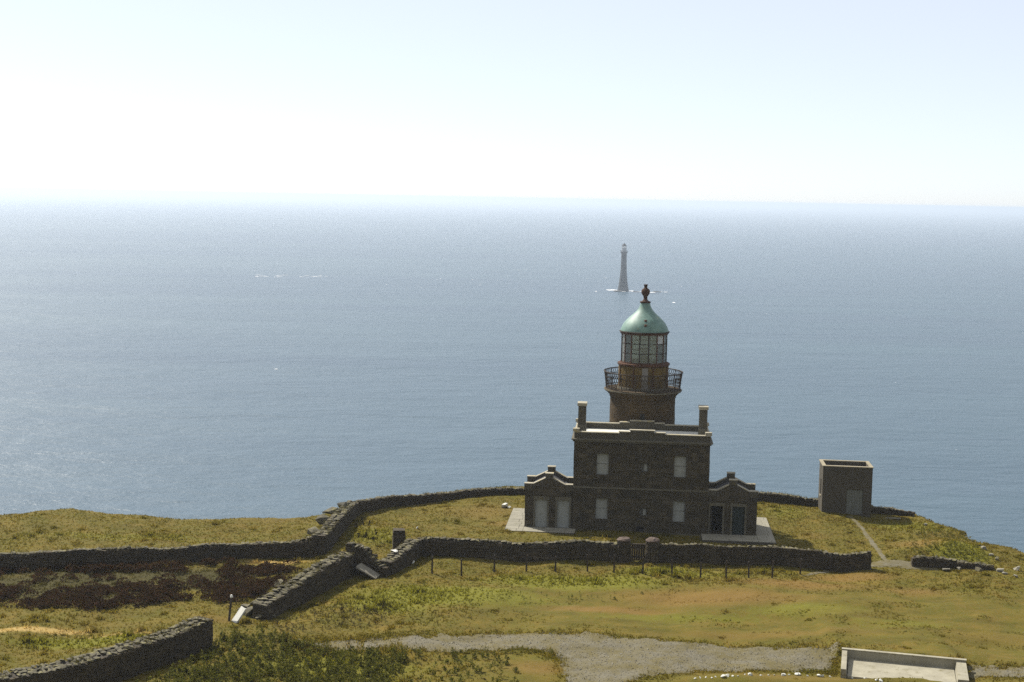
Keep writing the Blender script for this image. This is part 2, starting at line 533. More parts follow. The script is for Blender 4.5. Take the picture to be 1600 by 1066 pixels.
# ------------------------------------------------------------------ the sea
def build_sea():
    n = 96
    rad = [0, 150, 400, 1000, 2500, 6000, 12000, 24000, 48000]
    vs = [(0, 0, SEA_Z)]; fs = []
    for r in rad[1:]:
        for i in range(n):
            a = 2 * math.pi * i / n
            vs.append((r * math.cos(a), r * math.sin(a), SEA_Z))
    for i in range(n):
        fs.append((0, 1 + i, 1 + (i + 1) % n))
    for k in range(len(rad) - 2):
        for i in range(n):
            a, b = 1 + k * n + i, 1 + k * n + (i + 1) % n
            fs.append((a, a + n, b + n, b))
    me = bpy.data.meshes.new('sea'); me.from_pydata(vs, [], fs); me.update()
    tag(link('sea', me, MAT['sea']), kind='structure')
build_sea()

# ------------------------------------------------------------------ what grows where (plan blobs, metres)
BLOBS = []
def blob(px, py, rx, ry, ch, s=1.0):
    x, y = g(px, py)
    D = y
    sc = FPX / D
    vy = (CAM_Z) / D / D * FPX
    BLOBS.append((x, y, rx / sc, ry / vy, ch, s))
for a in [(1110, 933, 170, 15, 0), (950, 953, 120, 7, 0), (1250, 913, 120, 10, 0), (1330, 903, 80, 9, 0), (1430, 925, 60, 9, 0, .8),
          (1200, 992, 260, 8, 0, .6), (760, 800, 90, 16, 0, .55), (830, 818, 90, 7, 0, .8), (840, 1045, 60, 14, 0, .8), (1240, 1058, 200, 14, 0, .55),
          (1440, 848, 50, 9, 0, .8), (1570, 1000, 120, 14, 0, .5), (1320, 955, 160, 10, 0, .35), (1270, 838, 40, 7, 0, .55), (350, 968, 60, 6, 0, .6),
          (560, 990, 120, 10, 0, .35), (1060, 1010, 100, 5, 0, .5), (430, 812, 90, 10, 0, .45), (40, 825, 60, 10, 0, .3), (200, 975, 120, 8, 0, .4),
          (700, 930, 180, 18, 1), (900, 912, 160, 14, 1), (1050, 893, 120, 10, 1, .7), (1500, 862, 55, 18, 1), (1420, 822, 70, 12, 1, .6),
          (1260, 950, 110, 12, 1, .7), (1060, 965, 190, 9, 1, .6), (590, 838, 60, 20, 1, .6), (1400, 975, 120, 12, 1, .5), (600, 945, 90, 16, 1, .8),
          (1230, 800, 50, 12, 1, .5), (150, 1005, 160, 10, 1, .9), (420, 950, 60, 14, 1, .3), (1200, 895, 80, 8, 1, .4), (200, 840, 220, 8, 1, .5),
          (520, 1040, 180, 25, 1, .8),
          (430, 879, 60, 4, 2, 1), (50, 983, 110, 5, 2, 1), (200, 990, 120, 3, 2, .6), (1130, 893, 160, 5, 2, .35), (840, 898, 120, 4, 2, .3), (650, 985, 120, 4, 2, .2),
          (100, 915, 190, 26, 3), (150, 893, 260, 9, 3), (330, 905, 120, 24, 3, .8), (290, 900, 150, 14, 3), (400, 895, 60, 8, 3), (380, 925, 70, 10, 3, .7), (180, 935, 130, 12, 3, .8)]:
    blob(*a)

def masks(x, y):
    m = np.zeros((len(x), 4), np.float32)
    for bx, by, rx, ry, ch, s in BLOBS:
        m[:, ch] = np.maximum(m[:, ch], s * np.exp(-(((x - bx) / rx) ** 2 + ((y - by) / ry) ** 2) ** 1.3))
    return m

# ------------------------------------------------------------------ terrain sheet
def build_ground():
    xs, ys, X, Y, Z = GXS, GYS, _GX, _GY, GZS.ravel()
    v = np.stack([X.ravel(), Y.ravel(), Z], 1)
    nx, ny = len(xs), len(ys)
    i, j = np.meshgrid(np.arange(nx - 1), np.arange(ny - 1))
    a = (j * nx + i).ravel()
    f = np.stack([a, a + 1, a + nx + 1, a + nx], 1)
    o = np_mesh('headland_ground', v, f, MAT['turf'], mask=masks(v[:, 0], v[:, 1]), smooth=True)
    tag(o, kind='structure')
build_ground()

# ------------------------------------------------------------------ gravel road, tracks, footpath (thin sheets draped on the ground)
ROAD_PX = [(452, 1001), (540, 997), (650, 993), (780, 988), (900, 990), (1000, 995), (1150, 1005), (1308, 1014), (1306, 1041), (1506, 1051), (1514, 1037), (1620, 1042),
           (1640, 1062), (1510, 1055), (1320, 1045), (1290, 1043), (1200, 1043), (1100, 1046), (1000, 1060), (960, 1090), (890, 1090), (882, 1040), (862, 1019), (790, 1015), (650, 1014), (560, 1012), (470, 1006)]
TRACK_PX = [(1238, 899), (1300, 890), (1355, 880), (1395, 874), (1440, 878), (1470, 892), (1440, 892), (1400, 886), (1360, 887), (1310, 894), (1245, 902)]
ROAD = [on_plane(x, y, 0.05) for x, y in ROAD_PX]
TRACK = [g(x, y) for x, y in TRACK_PX]
PATH_PX = [(1326, 806), (1340, 818), (1352, 834), (1366, 852), (1384, 876)]
PATH = [g(x, y) for x, y in PATH_PX]

def drape(name, poly, mat, step, lift, rag):
    P = np.array(poly)
    xs = np.arange(P[:, 0].min() - 1, P[:, 0].max() + 1, step); ys = np.arange(P[:, 1].min() - 1, P[:, 1].max() + 1, step)
    X, Y = np.meshgrid(xs, ys); x = X.ravel(); y = Y.ravel()
    sd = dist_poly(x, y, poly); sd[~in_poly(x, y, poly)] *= -1
    sd += rag * (fbm(x * 1.1 + 5, y * 1.1, 4) - .5) * 2
    nx = len(xs)
    i, j = np.meshgrid(np.arange(nx - 1), np.arange(len(ys) - 1))
    a = (j * nx + i).ravel()
    f = np.stack([a, a + 1, a + nx + 1, a + nx], 1)
    keep = (sd[f] > 0).sum(1) >= 3
    f = f[keep]
    z = gh(x, y) + lift * np.clip(.3 + sd * 3, -1.5, 1)
    used = np.unique(f); mp = np.full(len(x), -1); mp[used] = np.arange(len(used))
    v = np.stack([x, y, z], 1)[used]
    return tag(np_mesh(name, v, mp[f], mat, smooth=True), kind='structure')
drape('gravel_road', ROAD, MAT['gravel'], .12, .03, .75)
drape('gravel_track', TRACK, MAT['gravel'], .12, .03, .35)

def ribbon(pts, half):
    L, Rr = [], []
    for k, (x, y) in enumerate(pts):
        a = pts[max(0, k - 1)]; b = pts[min(len(pts) - 1, k + 1)]
        d = Vector((b[0] - a[0], b[1] - a[1])).normalized()
        L.append((x - d.y * half, y + d.x * half)); Rr.append((x + d.y * half, y - d.x * half))
    return L + Rr[::-1]
PATHP = ribbon(PATH, .21)
drape('footpath', PATHP, MAT['gravel'], .06, .03, .10)

# ------------------------------------------------------------------ loose stones
def hull(seed, n=13, sq=.75):
    rr = random.Random(seed)
    bm = bmesh.new()
    for _ in range(n):
        v = Vector((rr.uniform(-1, 1), rr.uniform(-1, 1), rr.uniform(-1, 1)))
        m = max(abs(c) for c in v); v = v / m if m > 0 else v
        v = v.normalized() * (1 - sq) + v * sq
        bm.verts.new(v * .5 * rr.uniform(.85, 1.0))
    r = bmesh.ops.convex_hull(bm, input=bm.verts)
    bmesh.ops.delete(bm, geom=[e for e in set(r['geom_interior'] + r['geom_unused']) if isinstance(e, bmesh.types.BMVert)], context='VERTS')
    bmesh.ops.recalc_face_normals(bm, faces=bm.faces)
    me = bpy.data.meshes.new('stone')
    bm.to_mesh(me); bm.free()
    return me
HULLS = {}
def stone_mesh(mat, k):
    key = (mat, k % 9)
    if key not in HULLS:
        me = hull(100 + k % 9 * 7)
        me.materials.append(MAT[mat]); HULLS[key] = me
    return HULLS[key]
def stone(name, mat, loc, size, rot=None, parent=None):
    o = bpy.data.objects.new(name, stone_mesh(mat, random.randrange(9)))
    COL.objects.link(o)
    o.location = loc; o.scale = size
    o.rotation_euler = rot if rot else (random.uniform(-.2, .2), random.uniform(-.2, .2), random.uniform(0, 6.3))
    if parent is not None: o.parent = parent
    return o

# ------------------------------------------------------------------ dry stone walls
WALLS = []
def resample(pts, hs, step):
    out = []
    for k in range(len(pts) - 1):
        a, b = pts[k], pts[k + 1]
        L = math.hypot(b[0] - a[0], b[1] - a[1])
        n = max(1, int(round(L / step)))
        for i in range(n):
            t = i / n
            out.append((a[0] + (b[0] - a[0]) * t, a[1] + (b[1] - a[1]) * t, hs[k] + (hs[k + 1] - hs[k]) * t))
    out.append((*pts[-1], hs[-1]))
    return out

def dry_wall(label, pts, hs, th=.55, cope_w=(.2, .42), cope_h=(.09, .2), cope=True, name='dry_stone_wall', ragged=.05, mat='rubble'):
    WALLS.append((pts, th))
    c0 = pts[len(pts) // 2]
    org = Vector((c0[0], c0[1], gz(*c0)))
    root = tag(empty(name, org), label, 'stone wall')
    # arc-length frame
    seg = [0]
    for k in range(len(pts) - 1):
        seg.append(seg[-1] + math.hypot(pts[k + 1][0] - pts[k][0], pts[k + 1][1] - pts[k][1]))
    L = seg[-1]
    def at(s):
        s = min(max(s, 0), L)
        k = max(0, min(len(seg) - 2, int(np.searchsorted(seg, s, side='right')) - 1))
        t = (s - seg[k]) / max(1e-6, seg[k + 1] - seg[k])
        a, b = pts[k], pts[k + 1]
        d = Vector((b[0] - a[0], b[1] - a[1], 0)).normalized()
        h = hs[k] + (hs[k + 1] - hs[k]) * t
        sd_ = float(len(label)) * 3.7
        h += ragged * 3.2 * (float(fbm(np.array([s * .55 + sd_]), np.array([sd_]))[0]) - .47) - ragged * 5 * max(0, float(vnoise(np.array([s * .35 + sd_ * 2]), np.array([9.5]))[0]) - .8)
        return Vector((a[0] + (b[0] - a[0]) * t, a[1] + (b[1] - a[1]) * t, 0)), d, h
    core = MB()
    n = max(2, int(L / .6))
    ring = []
    for i in range(n + 1):
        p, d, h = at(L * i / n)
        nrm = Vector((-d.y, d.x, 0)); z = gz(p.x, p.y)
        hw = th / 2 - .08
        q = [p + nrm * hw, p - nrm * hw]
        ring.append([(q[0].x, q[0].y, z - .3), (q[0].x, q[0].y, z + h - .06), (q[1].x, q[1].y, z + h - .06), (q[1].x, q[1].y, z - .3)])
    vs = [Vector(v) - org for r_ in ring for v in r_]
    fs = [(0, 1, 2, 3), tuple(len(vs) - 4 + i for i in (3, 2, 1, 0))]
    for i in range(n):
        for q in range(4):
            a, b = i * 4 + q, i * 4 + (q + 1) % 4
            fs.append((a, a + 4, b + 4, b))
    core.add(vs, fs)
    core.build('wall_core', MAT['earth'], root)
    m = MB()
    for side in (-1, 1):
        z0 = -.08
        course = 0
        while z0 < max(hs):
            ch = random.uniform(.13, .24)
            s = random.uniform(-.15, .05)
            while s < L:
                wd = random.uniform(.2, .55)
                p, d, h = at(s + wd / 2)
                if z0 + ch * .6 < h:
                    nrm = Vector((-d.y, d.x, 0)) * side
                    bat = (th / 2 - .10) * (1 - .12 * max(0, z0) / max(.4, h))
                    c = p + nrm * (bat + random.uniform(-.02, .03)); c.z = gz(p.x, p.y) + z0 + ch / 2
                    mt = Matrix.Translation(c - org) @ Matrix((d, nrm, Vector((0, 0, 1)))).transposed().to_4x4()
                    hx, hy, hz = wd / 2 - .012, .11, min(ch, h - z0 + .05) / 2 - .01
                    m.box(-hx, hx, -hy, hy, -hz, hz, .022, mt)
                s += wd
            z0 += ch
            course += 1
    # wall heads
    for s_end, sg in ((0, -1), (L, 1)):
        p, d, h = at(s_end)
        z0 = -.05
        while z0 < h - .1:
            ch = random.uniform(.15, .26)
            c = p + d * sg * .05; c.z = gz(p.x, p.y) + z0 + ch / 2
            nrm = Vector((-d.y, d.x, 0))
            mt = Matrix.Translation(c - org) @ Matrix((d, nrm, Vector((0, 0, 1)))).transposed().to_4x4()
            m.box(-.13, .13, -th / 2 + .08, th / 2 - .08, -ch / 2 + .01, ch / 2 - .01, .03, mt)
            z0 += ch
    tag(m.build('stonework', MAT[mat], root), kind='stuff')
    if cope:
        s = .1
        while s < L - .05:
            wd = random.uniform(*cope_w)
            p, d, h = at(s + wd / 2)
            nr = 3 if th > 1.2 else (2 if th > .85 else 1)
            for q_ in range(nr):
                if random.random() > .93: continue
                hh = random.uniform(*cope_h)
                c = p.copy(); c.z = gz(p.x, p.y) + h + hh * random.uniform(.05, .32)
                off = (q_ + .5) / nr - .5
                c += Vector((-d.y, d.x, 0)) * (off * th + random.uniform(-.05, .05)) + d * random.uniform(-.1, .1) * (nr > 1)
                stone('coping_stone', 'cope', c - org, (wd * 1.12, th / nr * random.uniform(.85, 1.15), hh),
                      (random.uniform(-.12, .12), random.uniform(-.15, .15), math.atan2(d.y, d.x) + random.uniform(-.3, .3)), root)
            s += wd
    V, F = [], []
    for _ in range(int(L * th * 42)):
        p, d, h = at(random.uniform(0, L))
        if fbm(np.array([p.x * .8]), np.array([p.y * .8]))[0] < .44: continue
        p = p + Vector((-d.y, d.x, 0)) * random.uniform(-.55, .55) * th
        p.z = gz(p.x, p.y) + h + random.uniform(-.05, .12)
        for _ in range(3):
            a = random.uniform(0, 6.283); hb = random.uniform(.06, .17); r_ = random.uniform(.01, .024); ln = hb * random.uniform(.2, .9); c = len(V)
            b = p - org + Vector((random.uniform(-.05, .05), random.uniform(-.05, .05), 0))
            V += [(b.x - r_ * math.sin(a), b.y + r_ * math.cos(a), b.z), (b.x + r_ * math.sin(a), b.y - r_ * math.cos(a), b.z), (b.x + ln * math.cos(a), b.y + ln * math.sin(a), b.z + hb)]
            F.append((c, c + 1, c + 2))
    if F:
        me = bpy.data.meshes.new('wall_grass'); me.from_pydata(V, [], F); me.update()
        tag(link('wall_grass', me, MAT['wallgrass'], root), kind='stuff')
    return root

# front wall of the enclosure, in two runs either side of the gateway
FW = 1.42
GL, GR = g(962, 876), g(1030, 878)
dry_wall('long dark dry stone wall running left from the gateway below the lighthouse', [g(655, 869), g(760, 872), g(870, 875), GL], [1.25, 1.25, 1.25, 1.25], ragged=.03)
dry_wall('dark dry stone wall running right from the gateway to the footpath', [GR, g(1120, 881), g(1240, 885), g(1356, 889)], [1.25, 1.28, 1.25, 1.15], ragged=.03)
# enclosure wall stepping down towards the viewer
dry_wall('short leaning dry stone wall stepping down from the front wall corner', [g(648, 871), g(628, 883), g(604, 898)], [1.3, 1.1, .85], th=1.05)
dry_wall('broken dry stone wall with a scooped breach above a fallen slab', [g(604, 900), g(592, 899), g(581, 898), g(568, 897), g(546, 896)], [.8, .85, 1.3, 1.95, 2.0], th=.8, ragged=.12)
dry_wall('thick dry stone wall tumbling down left to a leaning white slab', [g(541, 899), g(500, 922), g(450, 948), g(408, 967)], [1.65, 1.5, 1.2, .75], th=1.1, ragged=.13)
# left field walls
dry_wall('long dark dry stone wall crossing the left field behind the heather', [g(-60, 888), g(130, 884), g(300, 878), g(430, 870), g(492, 868)], [1.15, 1.1, 1.05, 1.0, 1.35], ragged=.07)
dry_wall('dry stone wall with big boulders climbing towards the cliff edge', [g(500, 866), g(520, 840), g(538, 818), g(552, 803)], [1.3, 1.25, 1.15, 1.0], th=.95)
dry_wall('dry stone wall along the brow left of the lighthouse', [g(556, 802), g(620, 790), g(720, 778), g(815, 772), g(890, 772)], [.95, .75, .55, .5, .5])
dry_wall('dry stone wall along the brow between the lighthouse and the flat roofed hut', [g(1120, 778), g(1180, 782), g(1230, 786), g(1284, 792)], [.7, .7, .7, .6])
dry_wall('low dry stone wall on the brow right of the flat roofed hut', [g(1350, 799), g(1390, 803), g(1424, 806)], [.5, .5, .35])
dry_wall('near mossy dry stone wall in the lower left corner', [g(318, 1010), g(262, 1032), g(180, 1060), g(60, 1092), g(-80, 1120)], [1.55, 1.5, 1.5, 1.5, 1.5], th=1.25, cope_w=(.2, .42), cope_h=(.08, .18))
dry_wall('ruined dark stone wall below the green bank on the right', [g(1428, 884), g(1448, 885), g(1490, 887), g(1548, 890)], [.6, .7, .5, .3], th=.6)

# big boulders on the wall to the cliff edge
for px, py, s, lab in [(534, 789, (1.0, .8, .5), 'pale flat boulder topping the wall end at the cliff edge'),
                       (518, 799, (1.5, 1.0, .7), 'grey slanted boulder on the wall just below the cliff edge'),
                       (502, 812, (1.3, .9, .7), 'brown boulder half way along the boulder wall'),
                       (492, 830, (1.2, .9, .55), 'grey boulder at the foot of the boulder wall')]:
    x, y = g(px, py, 1.15)
    tag(stone('boulder', 'pale_rubble' if 'pale' in lab else 'cope', (x, y, gz(x, y) + 1.15), s), lab, 'boulder', 'boulders on the wall to the cliff edge')

# gate pillars and gate
def gate_pillar(px, py, label):
    x, y = g(px, py)
    root = tag(empty('gate_pillar', (x, y, gz(x, y))), label, 'gate pillar', 'gate pillars below the lighthouse')
    m = MB(); z = -.1; 
    prof_n = 14
    while z < 1.42:
        ch = random.uniform(.16, .25)
        for k in range(8):
            a0 = 2 * math.pi * k / 8 + (.39 if int(z * 10) % 2 else 0)
            mt = Matrix.Rotation(a0, 4, 'Z') @ Matrix.Translation((0, -.36, z + ch / 2))
            m.box(-.165, .165, -.11, .13, -ch / 2 + .008, ch / 2 - .008, .015, mt)
        z += ch
    tag(m.build('stonework', MAT['rubble'], root), kind='stuff')
    c = MB(); c.lathe([(.36, -.2), (.36, 1.4)], 12); c.build('pillar_core', MAT['earth'], root)
    cp = MB(); cp.lathe([(.47, z - .02), (.51, z + .05), (.49, z + .12), (.38, z + .21), (.2, z + .27), (.04, z + .29)], 11)
    cp.v = [(a + random.uniform(-.03, .03), b + random.uniform(-.03, .03), c + random.uniform(-.03, .03)) for a, b, c in cp.v]
    cp.build('pillar_cap', MAT['capstone'], root)
gate_pillar(974, 876.5, 'round topped stone gate pillar on the left of the dark gate')
gate_pillar(1019, 878, 'round topped stone gate pillar on the right of the dark gate')
gx, gy = g(996.5, 877.5)
gate = tag(empty('gate', (gx, gy, gz(gx, gy)), R(-2)), 'dark boarded gate between the two round topped pillars', 'gate')
gw = 1.28
for k in range(8):
    m = MB(); a = -gw / 2 + k * gw / 8
    m.box(a + .006, a + gw / 8 - .006, -.02, .02, .06, 1.2, .004); m.build('board', MAT['wood'], gate)
for z_ in (.25, .95):
    m = MB(); m.box(-gw / 2, gw / 2, .022, .07, z_, z_ + .12); m.build('rail', MAT['wood'], gate)
m = MB(); m.box(-gw / 2 - .05, gw / 2 + .05, -.05, .09, 1.205, 1.27); m.build('top_bar', MAT['wood'], gate)

# square pillar by the wall corner
px, py = g(623, 862)
sp = tag(empty('square_pillar', (px, py, gz(px, py)), R(8)), 'squat square dark stone pillar standing behind the wall corner', 'pillar')
m = MB(); z = -.1
while z < 1.3:
    ch = random.uniform(.17, .24)
    for (a, b) in ((-.44, 0), (0, .44)):
        for (c, d) in ((-.44, 0), (0, .44)):
            m.box(a + .006, b - .006, c + .006, d - .006, z + .006, z + ch - .006, .018)
    z += ch
tag(m.build('stonework', MAT['rubble'], sp), kind='stuff')
m = MB(); m.box(-.40, .40, -.40, .40, z, z + .12, .02); m.build('capstone', MAT['rubble'], sp)

# ------------------------------------------------------------------ the lighthouse on the headland
HX, HY = g(999, 832)
LH = tag(empty('lighthouse', (HX, HY, 0.0), R(-5)), 'stone lighthouse with green copper dome, two storey house and gabled annexes', 'lighthouse')
LZ = gz(HX, HY)
LH.location.z = LZ

def blocks(m, org, u, n, W, Hh, openings, ch=(.27, .36), wd=(.38, .85), proud=.03, top=None):
    """squared stone courses on a face: org lower-left, u along, n outward; openings (u0,u1,z0,z1); top(u)->height limit"""
    u = Vector(u); n = Vector(n); up = Vector((0, 0, 1)); org = Vector(org)
    z = 0.0
    while z < Hh - .02:
        c = min(random.uniform(*ch), Hh - z)
        if Hh - z - c < .12: c = Hh - z
        s = 0.0
        first = True
        while s < W - .02:
            b = random.uniform(*wd) * (.55 if first and random.random() < .5 else 1); first = False
            e = min(s + b, W)
            if W - e < .15: e = W
            spans = [(s, e)]
            for (a0, a1, b0, b1) in openings:
                if z + c > b0 + .02 and z < b1 - .02:
                    ns = []
                    for (p, q) in spans:
                        if q <= a0 or p >= a1: ns.append((p, q)); continue
                        if p < a0: ns.append((p, a0))
                        if q > a1: ns.append((a1, q))
                    spans = ns
            for (p, q) in spans:
                if q - p < .05: continue
                zt = z + c
                if top is not None:
                    zt = min(zt, top(p), top(q))
                    if zt - z < .06: continue
                d = proud * random.uniform(.5, 1.1)
                g_ = .009
                vs = []
                for dep in (-.05, d):
                    for (uu, zz) in ((p + g_, z + g_), (q - g_, z + g_), (q - g_, zt - g_), (p + g_, zt - g_)):
                        vs.append(org + u * uu + up * zz + n * dep)
                m.add(vs, [(4, 5, 6, 7), (0, 1, 5, 4), (1, 2, 6, 5), (2, 3, 7, 6), (3, 0, 4, 7)])
            s = e
        z += c

HW, HD, HC = 5.15, 5.0, 7.05           # half width, depth, cornice height
WINS = [(-2.95, 4.38, 6.03), (2.95, 4.38, 6.03), (-2.95, .92, 2.55), (2.95, .92, 2.55)]
SMALL = [(0.25, 4.72, 5.4), (0.25, 1.28, 1.93)]
ww = .45
ops = [(x - ww + HW, x + ww + HW, a, b) for x, a, b in WINS] + [(x - .29 + HW, x + .29 + HW, a, b) for x, a, b in SMALL] + [(-.28 + .02 + HW, .28 + .02 + HW, .02, .46)]
m = MB(); m.box(-HW + .04, HW - .04, .30, HD - .04, -.4, HC, 0); m.build('house_wall', MAT['mortar'], LH)
# wall thickness round the openings is given by a facing layer of blocks 0.14 deep
st = MB()
blocks(st, (-HW, .02, 0), (1, 0, 0), (0, -1, 0), 2 * HW, 3.30, ops)
blocks(st, (-HW, .02, 3.44), (1, 0, 0), (0, -1, 0), 2 * HW, HC - 3.44, [(a, b, c - 3.44, d - 3.44) for a, b, c, d in ops])
blocks(st, (-HW, HD, 0), (0, -1, 0), (-1, 0, 0), HD, HC, [])
blocks(st, (HW, 0, 0), (0, 1, 0), (1, 0, 0), HD, HC, [])
tag(st.build('stonework', MAT['ashlar'], LH), kind='stuff')
# front skin behind the blocks, split around openings, so the panels sit recessed
def skin(name, x0, x1, y0, y1, z0, z1, openings, mat):
    xs = sorted({x0, x1, *[o[0] for o in openings], *[o[1] for o in openings]})
    mb = MB()
    for a, b in zip(xs[:-1], xs[1:]):
        cuts = sorted([(o[2], o[3]) for o in openings if o[0] < (a + b) / 2 < o[1]])
        z = z0
        for c, d in cuts:
            if c > z: mb.box(a, b, y0, y1, z, c)
            z = max(z, d)
        if z1 > z: mb.box(a, b, y0, y1, z, z1)
    return mb.build(name, mat, LH)
skin('facade_wall', -HW + .03, HW - .03, .03, .297, -.4, HC - .002, [(a - HW, b - HW, c, d) for a, b, c, d in ops], MAT['mortar'])
m = MB(); m.box(-HW - .03, HW + .03, -.045, .10, 3.305, 3.435, .004); m.build('string_course', MAT['dressed'], LH)
m = MB(); m.box(-HW - .06, HW + .06, -.07, .10, -.35, .0, .004); m.build('plinth', MAT['dressed'], LH)

def blocked_window(x, a, b, hw, mat):
    m = MB(); m.box(x - hw, x + hw, .20, .24, a, b)
    o = m.build('blocked_window', mat, LH)
    q = MB(); q.box(x - hw - .18, x + hw + .18, -.035, .12, b, b + .30, .004); q.build('lintel', MAT['ashlar'], o)
    q = MB(); q.box(x - hw - .12, x + hw + .12, -.075, .12, a - .15, a, .004); q.build('sill', MAT['ashlar'], o)
    return o
for x, a, b in WINS:
    o = blocked_window(x, a, b, ww, MAT['board'])
    q = MB(); q.box(x - ww, x + ww, .182, .198, a + (b - a) * .50, a + (b - a) * .50 + .03); q.build('batten', MAT['board_dim'], o)
for x, a, b in SMALL:
    o = blocked_window(x, a, b, .29, MAT['board_dim'])
    q = MB(); q.box(x - .02, x + .20, .182, .198, a + .06, b - .12); q.build('pane', MAT['board'], o)
m = MB(); m.box(-.26, .30, .25, .28, .02, .46); o = m.build('basement_vent', MAT['void'], LH)
for k in range(4):
    q = MB(); q.box(-.20 + k * .13, -.17 + k * .13, .05, .08, .02, .46); q.build('bar', MAT['dark_iron'], o)

# cornice and stepped parapets
m = MB(); m.box(-HW - .22, HW + .22, -.25, HD + .25, HC, HC + .10, .006); m.box(-HW - .12, HW + .12, -.14, HD + .14, HC - .13, HC + .002, .006)
m.build('cornice', MAT['dressed'], LH)
PZ, PT = HC + .102, HC + .56
RZ = PT - .42
def parapet(y0, y1, name):
    m = MB()
    m.box(-HW - .02, HW + .02, y0, y1, PZ, PT)
    m.box(-1.75, 1.75, y0 - .02, y1 + .02, PT + .002, PT + .12)
    m.box(-.92, .92, y0 - .04, y1 + .04, PT + .122, PT + .27)
    o = m.build(name, MAT['parapet'], LH)
    c = MB()
    for a, b, z in ((-HW - .05, -1.78, PT), (1.78, HW + .05, PT), (-1.8, -.96, PT + .12), (.96, 1.8, PT + .12), (-.98, .98, PT + .27)):
        n = max(1, int(round((b - a) / 1.1)))
        for k in range(n):
            q = MB(); q.box(a + (b - a) * k / n + .006, a + (b - a) * (k + 1) / n - .006, y0 - .05, y1 + .05, z + .003, z + .065, .004)
            q.build('coping_slab', MAT['coping'], o)
parapet(-.02, .26, 'parapet')
parapet(HD - .28, HD, 'parapet')
for s in (-1, 1):
    m = MB(); a, b = sorted((s * HW, s * (HW - .28)))
    m.box(a, b, .32, HD - .34, PZ, PT - .05); o = m.build('parapet', MAT['parapet'], LH)
    q = MB(); q.box(a - .04, b + .04, .33, HD - .35, PT - .047, PT + .02, .004); q.build('coping_slab', MAT['coping'], o)
    for y0 in (-.06, HD - .36):
        m = MB(); c = s * (HW - .12); m.box(c - .24, c + .24, y0, y0 + .42, PT + .07, PT + .30, .02); m.build('corner_block', MAT['coping'], LH)
m = MB(); m.box(-HW + .29, HW - .29, .27, HD - .29, HC - .1, RZ)
m.build('flat_roof', MAT['leadroof'], LH)
for s in (-1, 1):
    cx, cy = s * (HW - .46), 2.45
    m = MB(); m.box(cx - .34, cx + .34, cy - .55, cy + .55, RZ - .1, PT + .28, .006)
    o = m.build('chimney', MAT['dressed'], LH)
    q = MB(); q.box(cx - .30, cx + .30, cy - .46, cy + .46, PT + .282, PT + 1.75, .006); q.build('chimney_stack', MAT['parapet'], o)
    q = MB(); q.box(cx - .37, cx + .37, cy - .53, cy + .53, PT + 1.752, PT + 1.98, .006); q.build('chimney_cap', MAT['coping'], o)

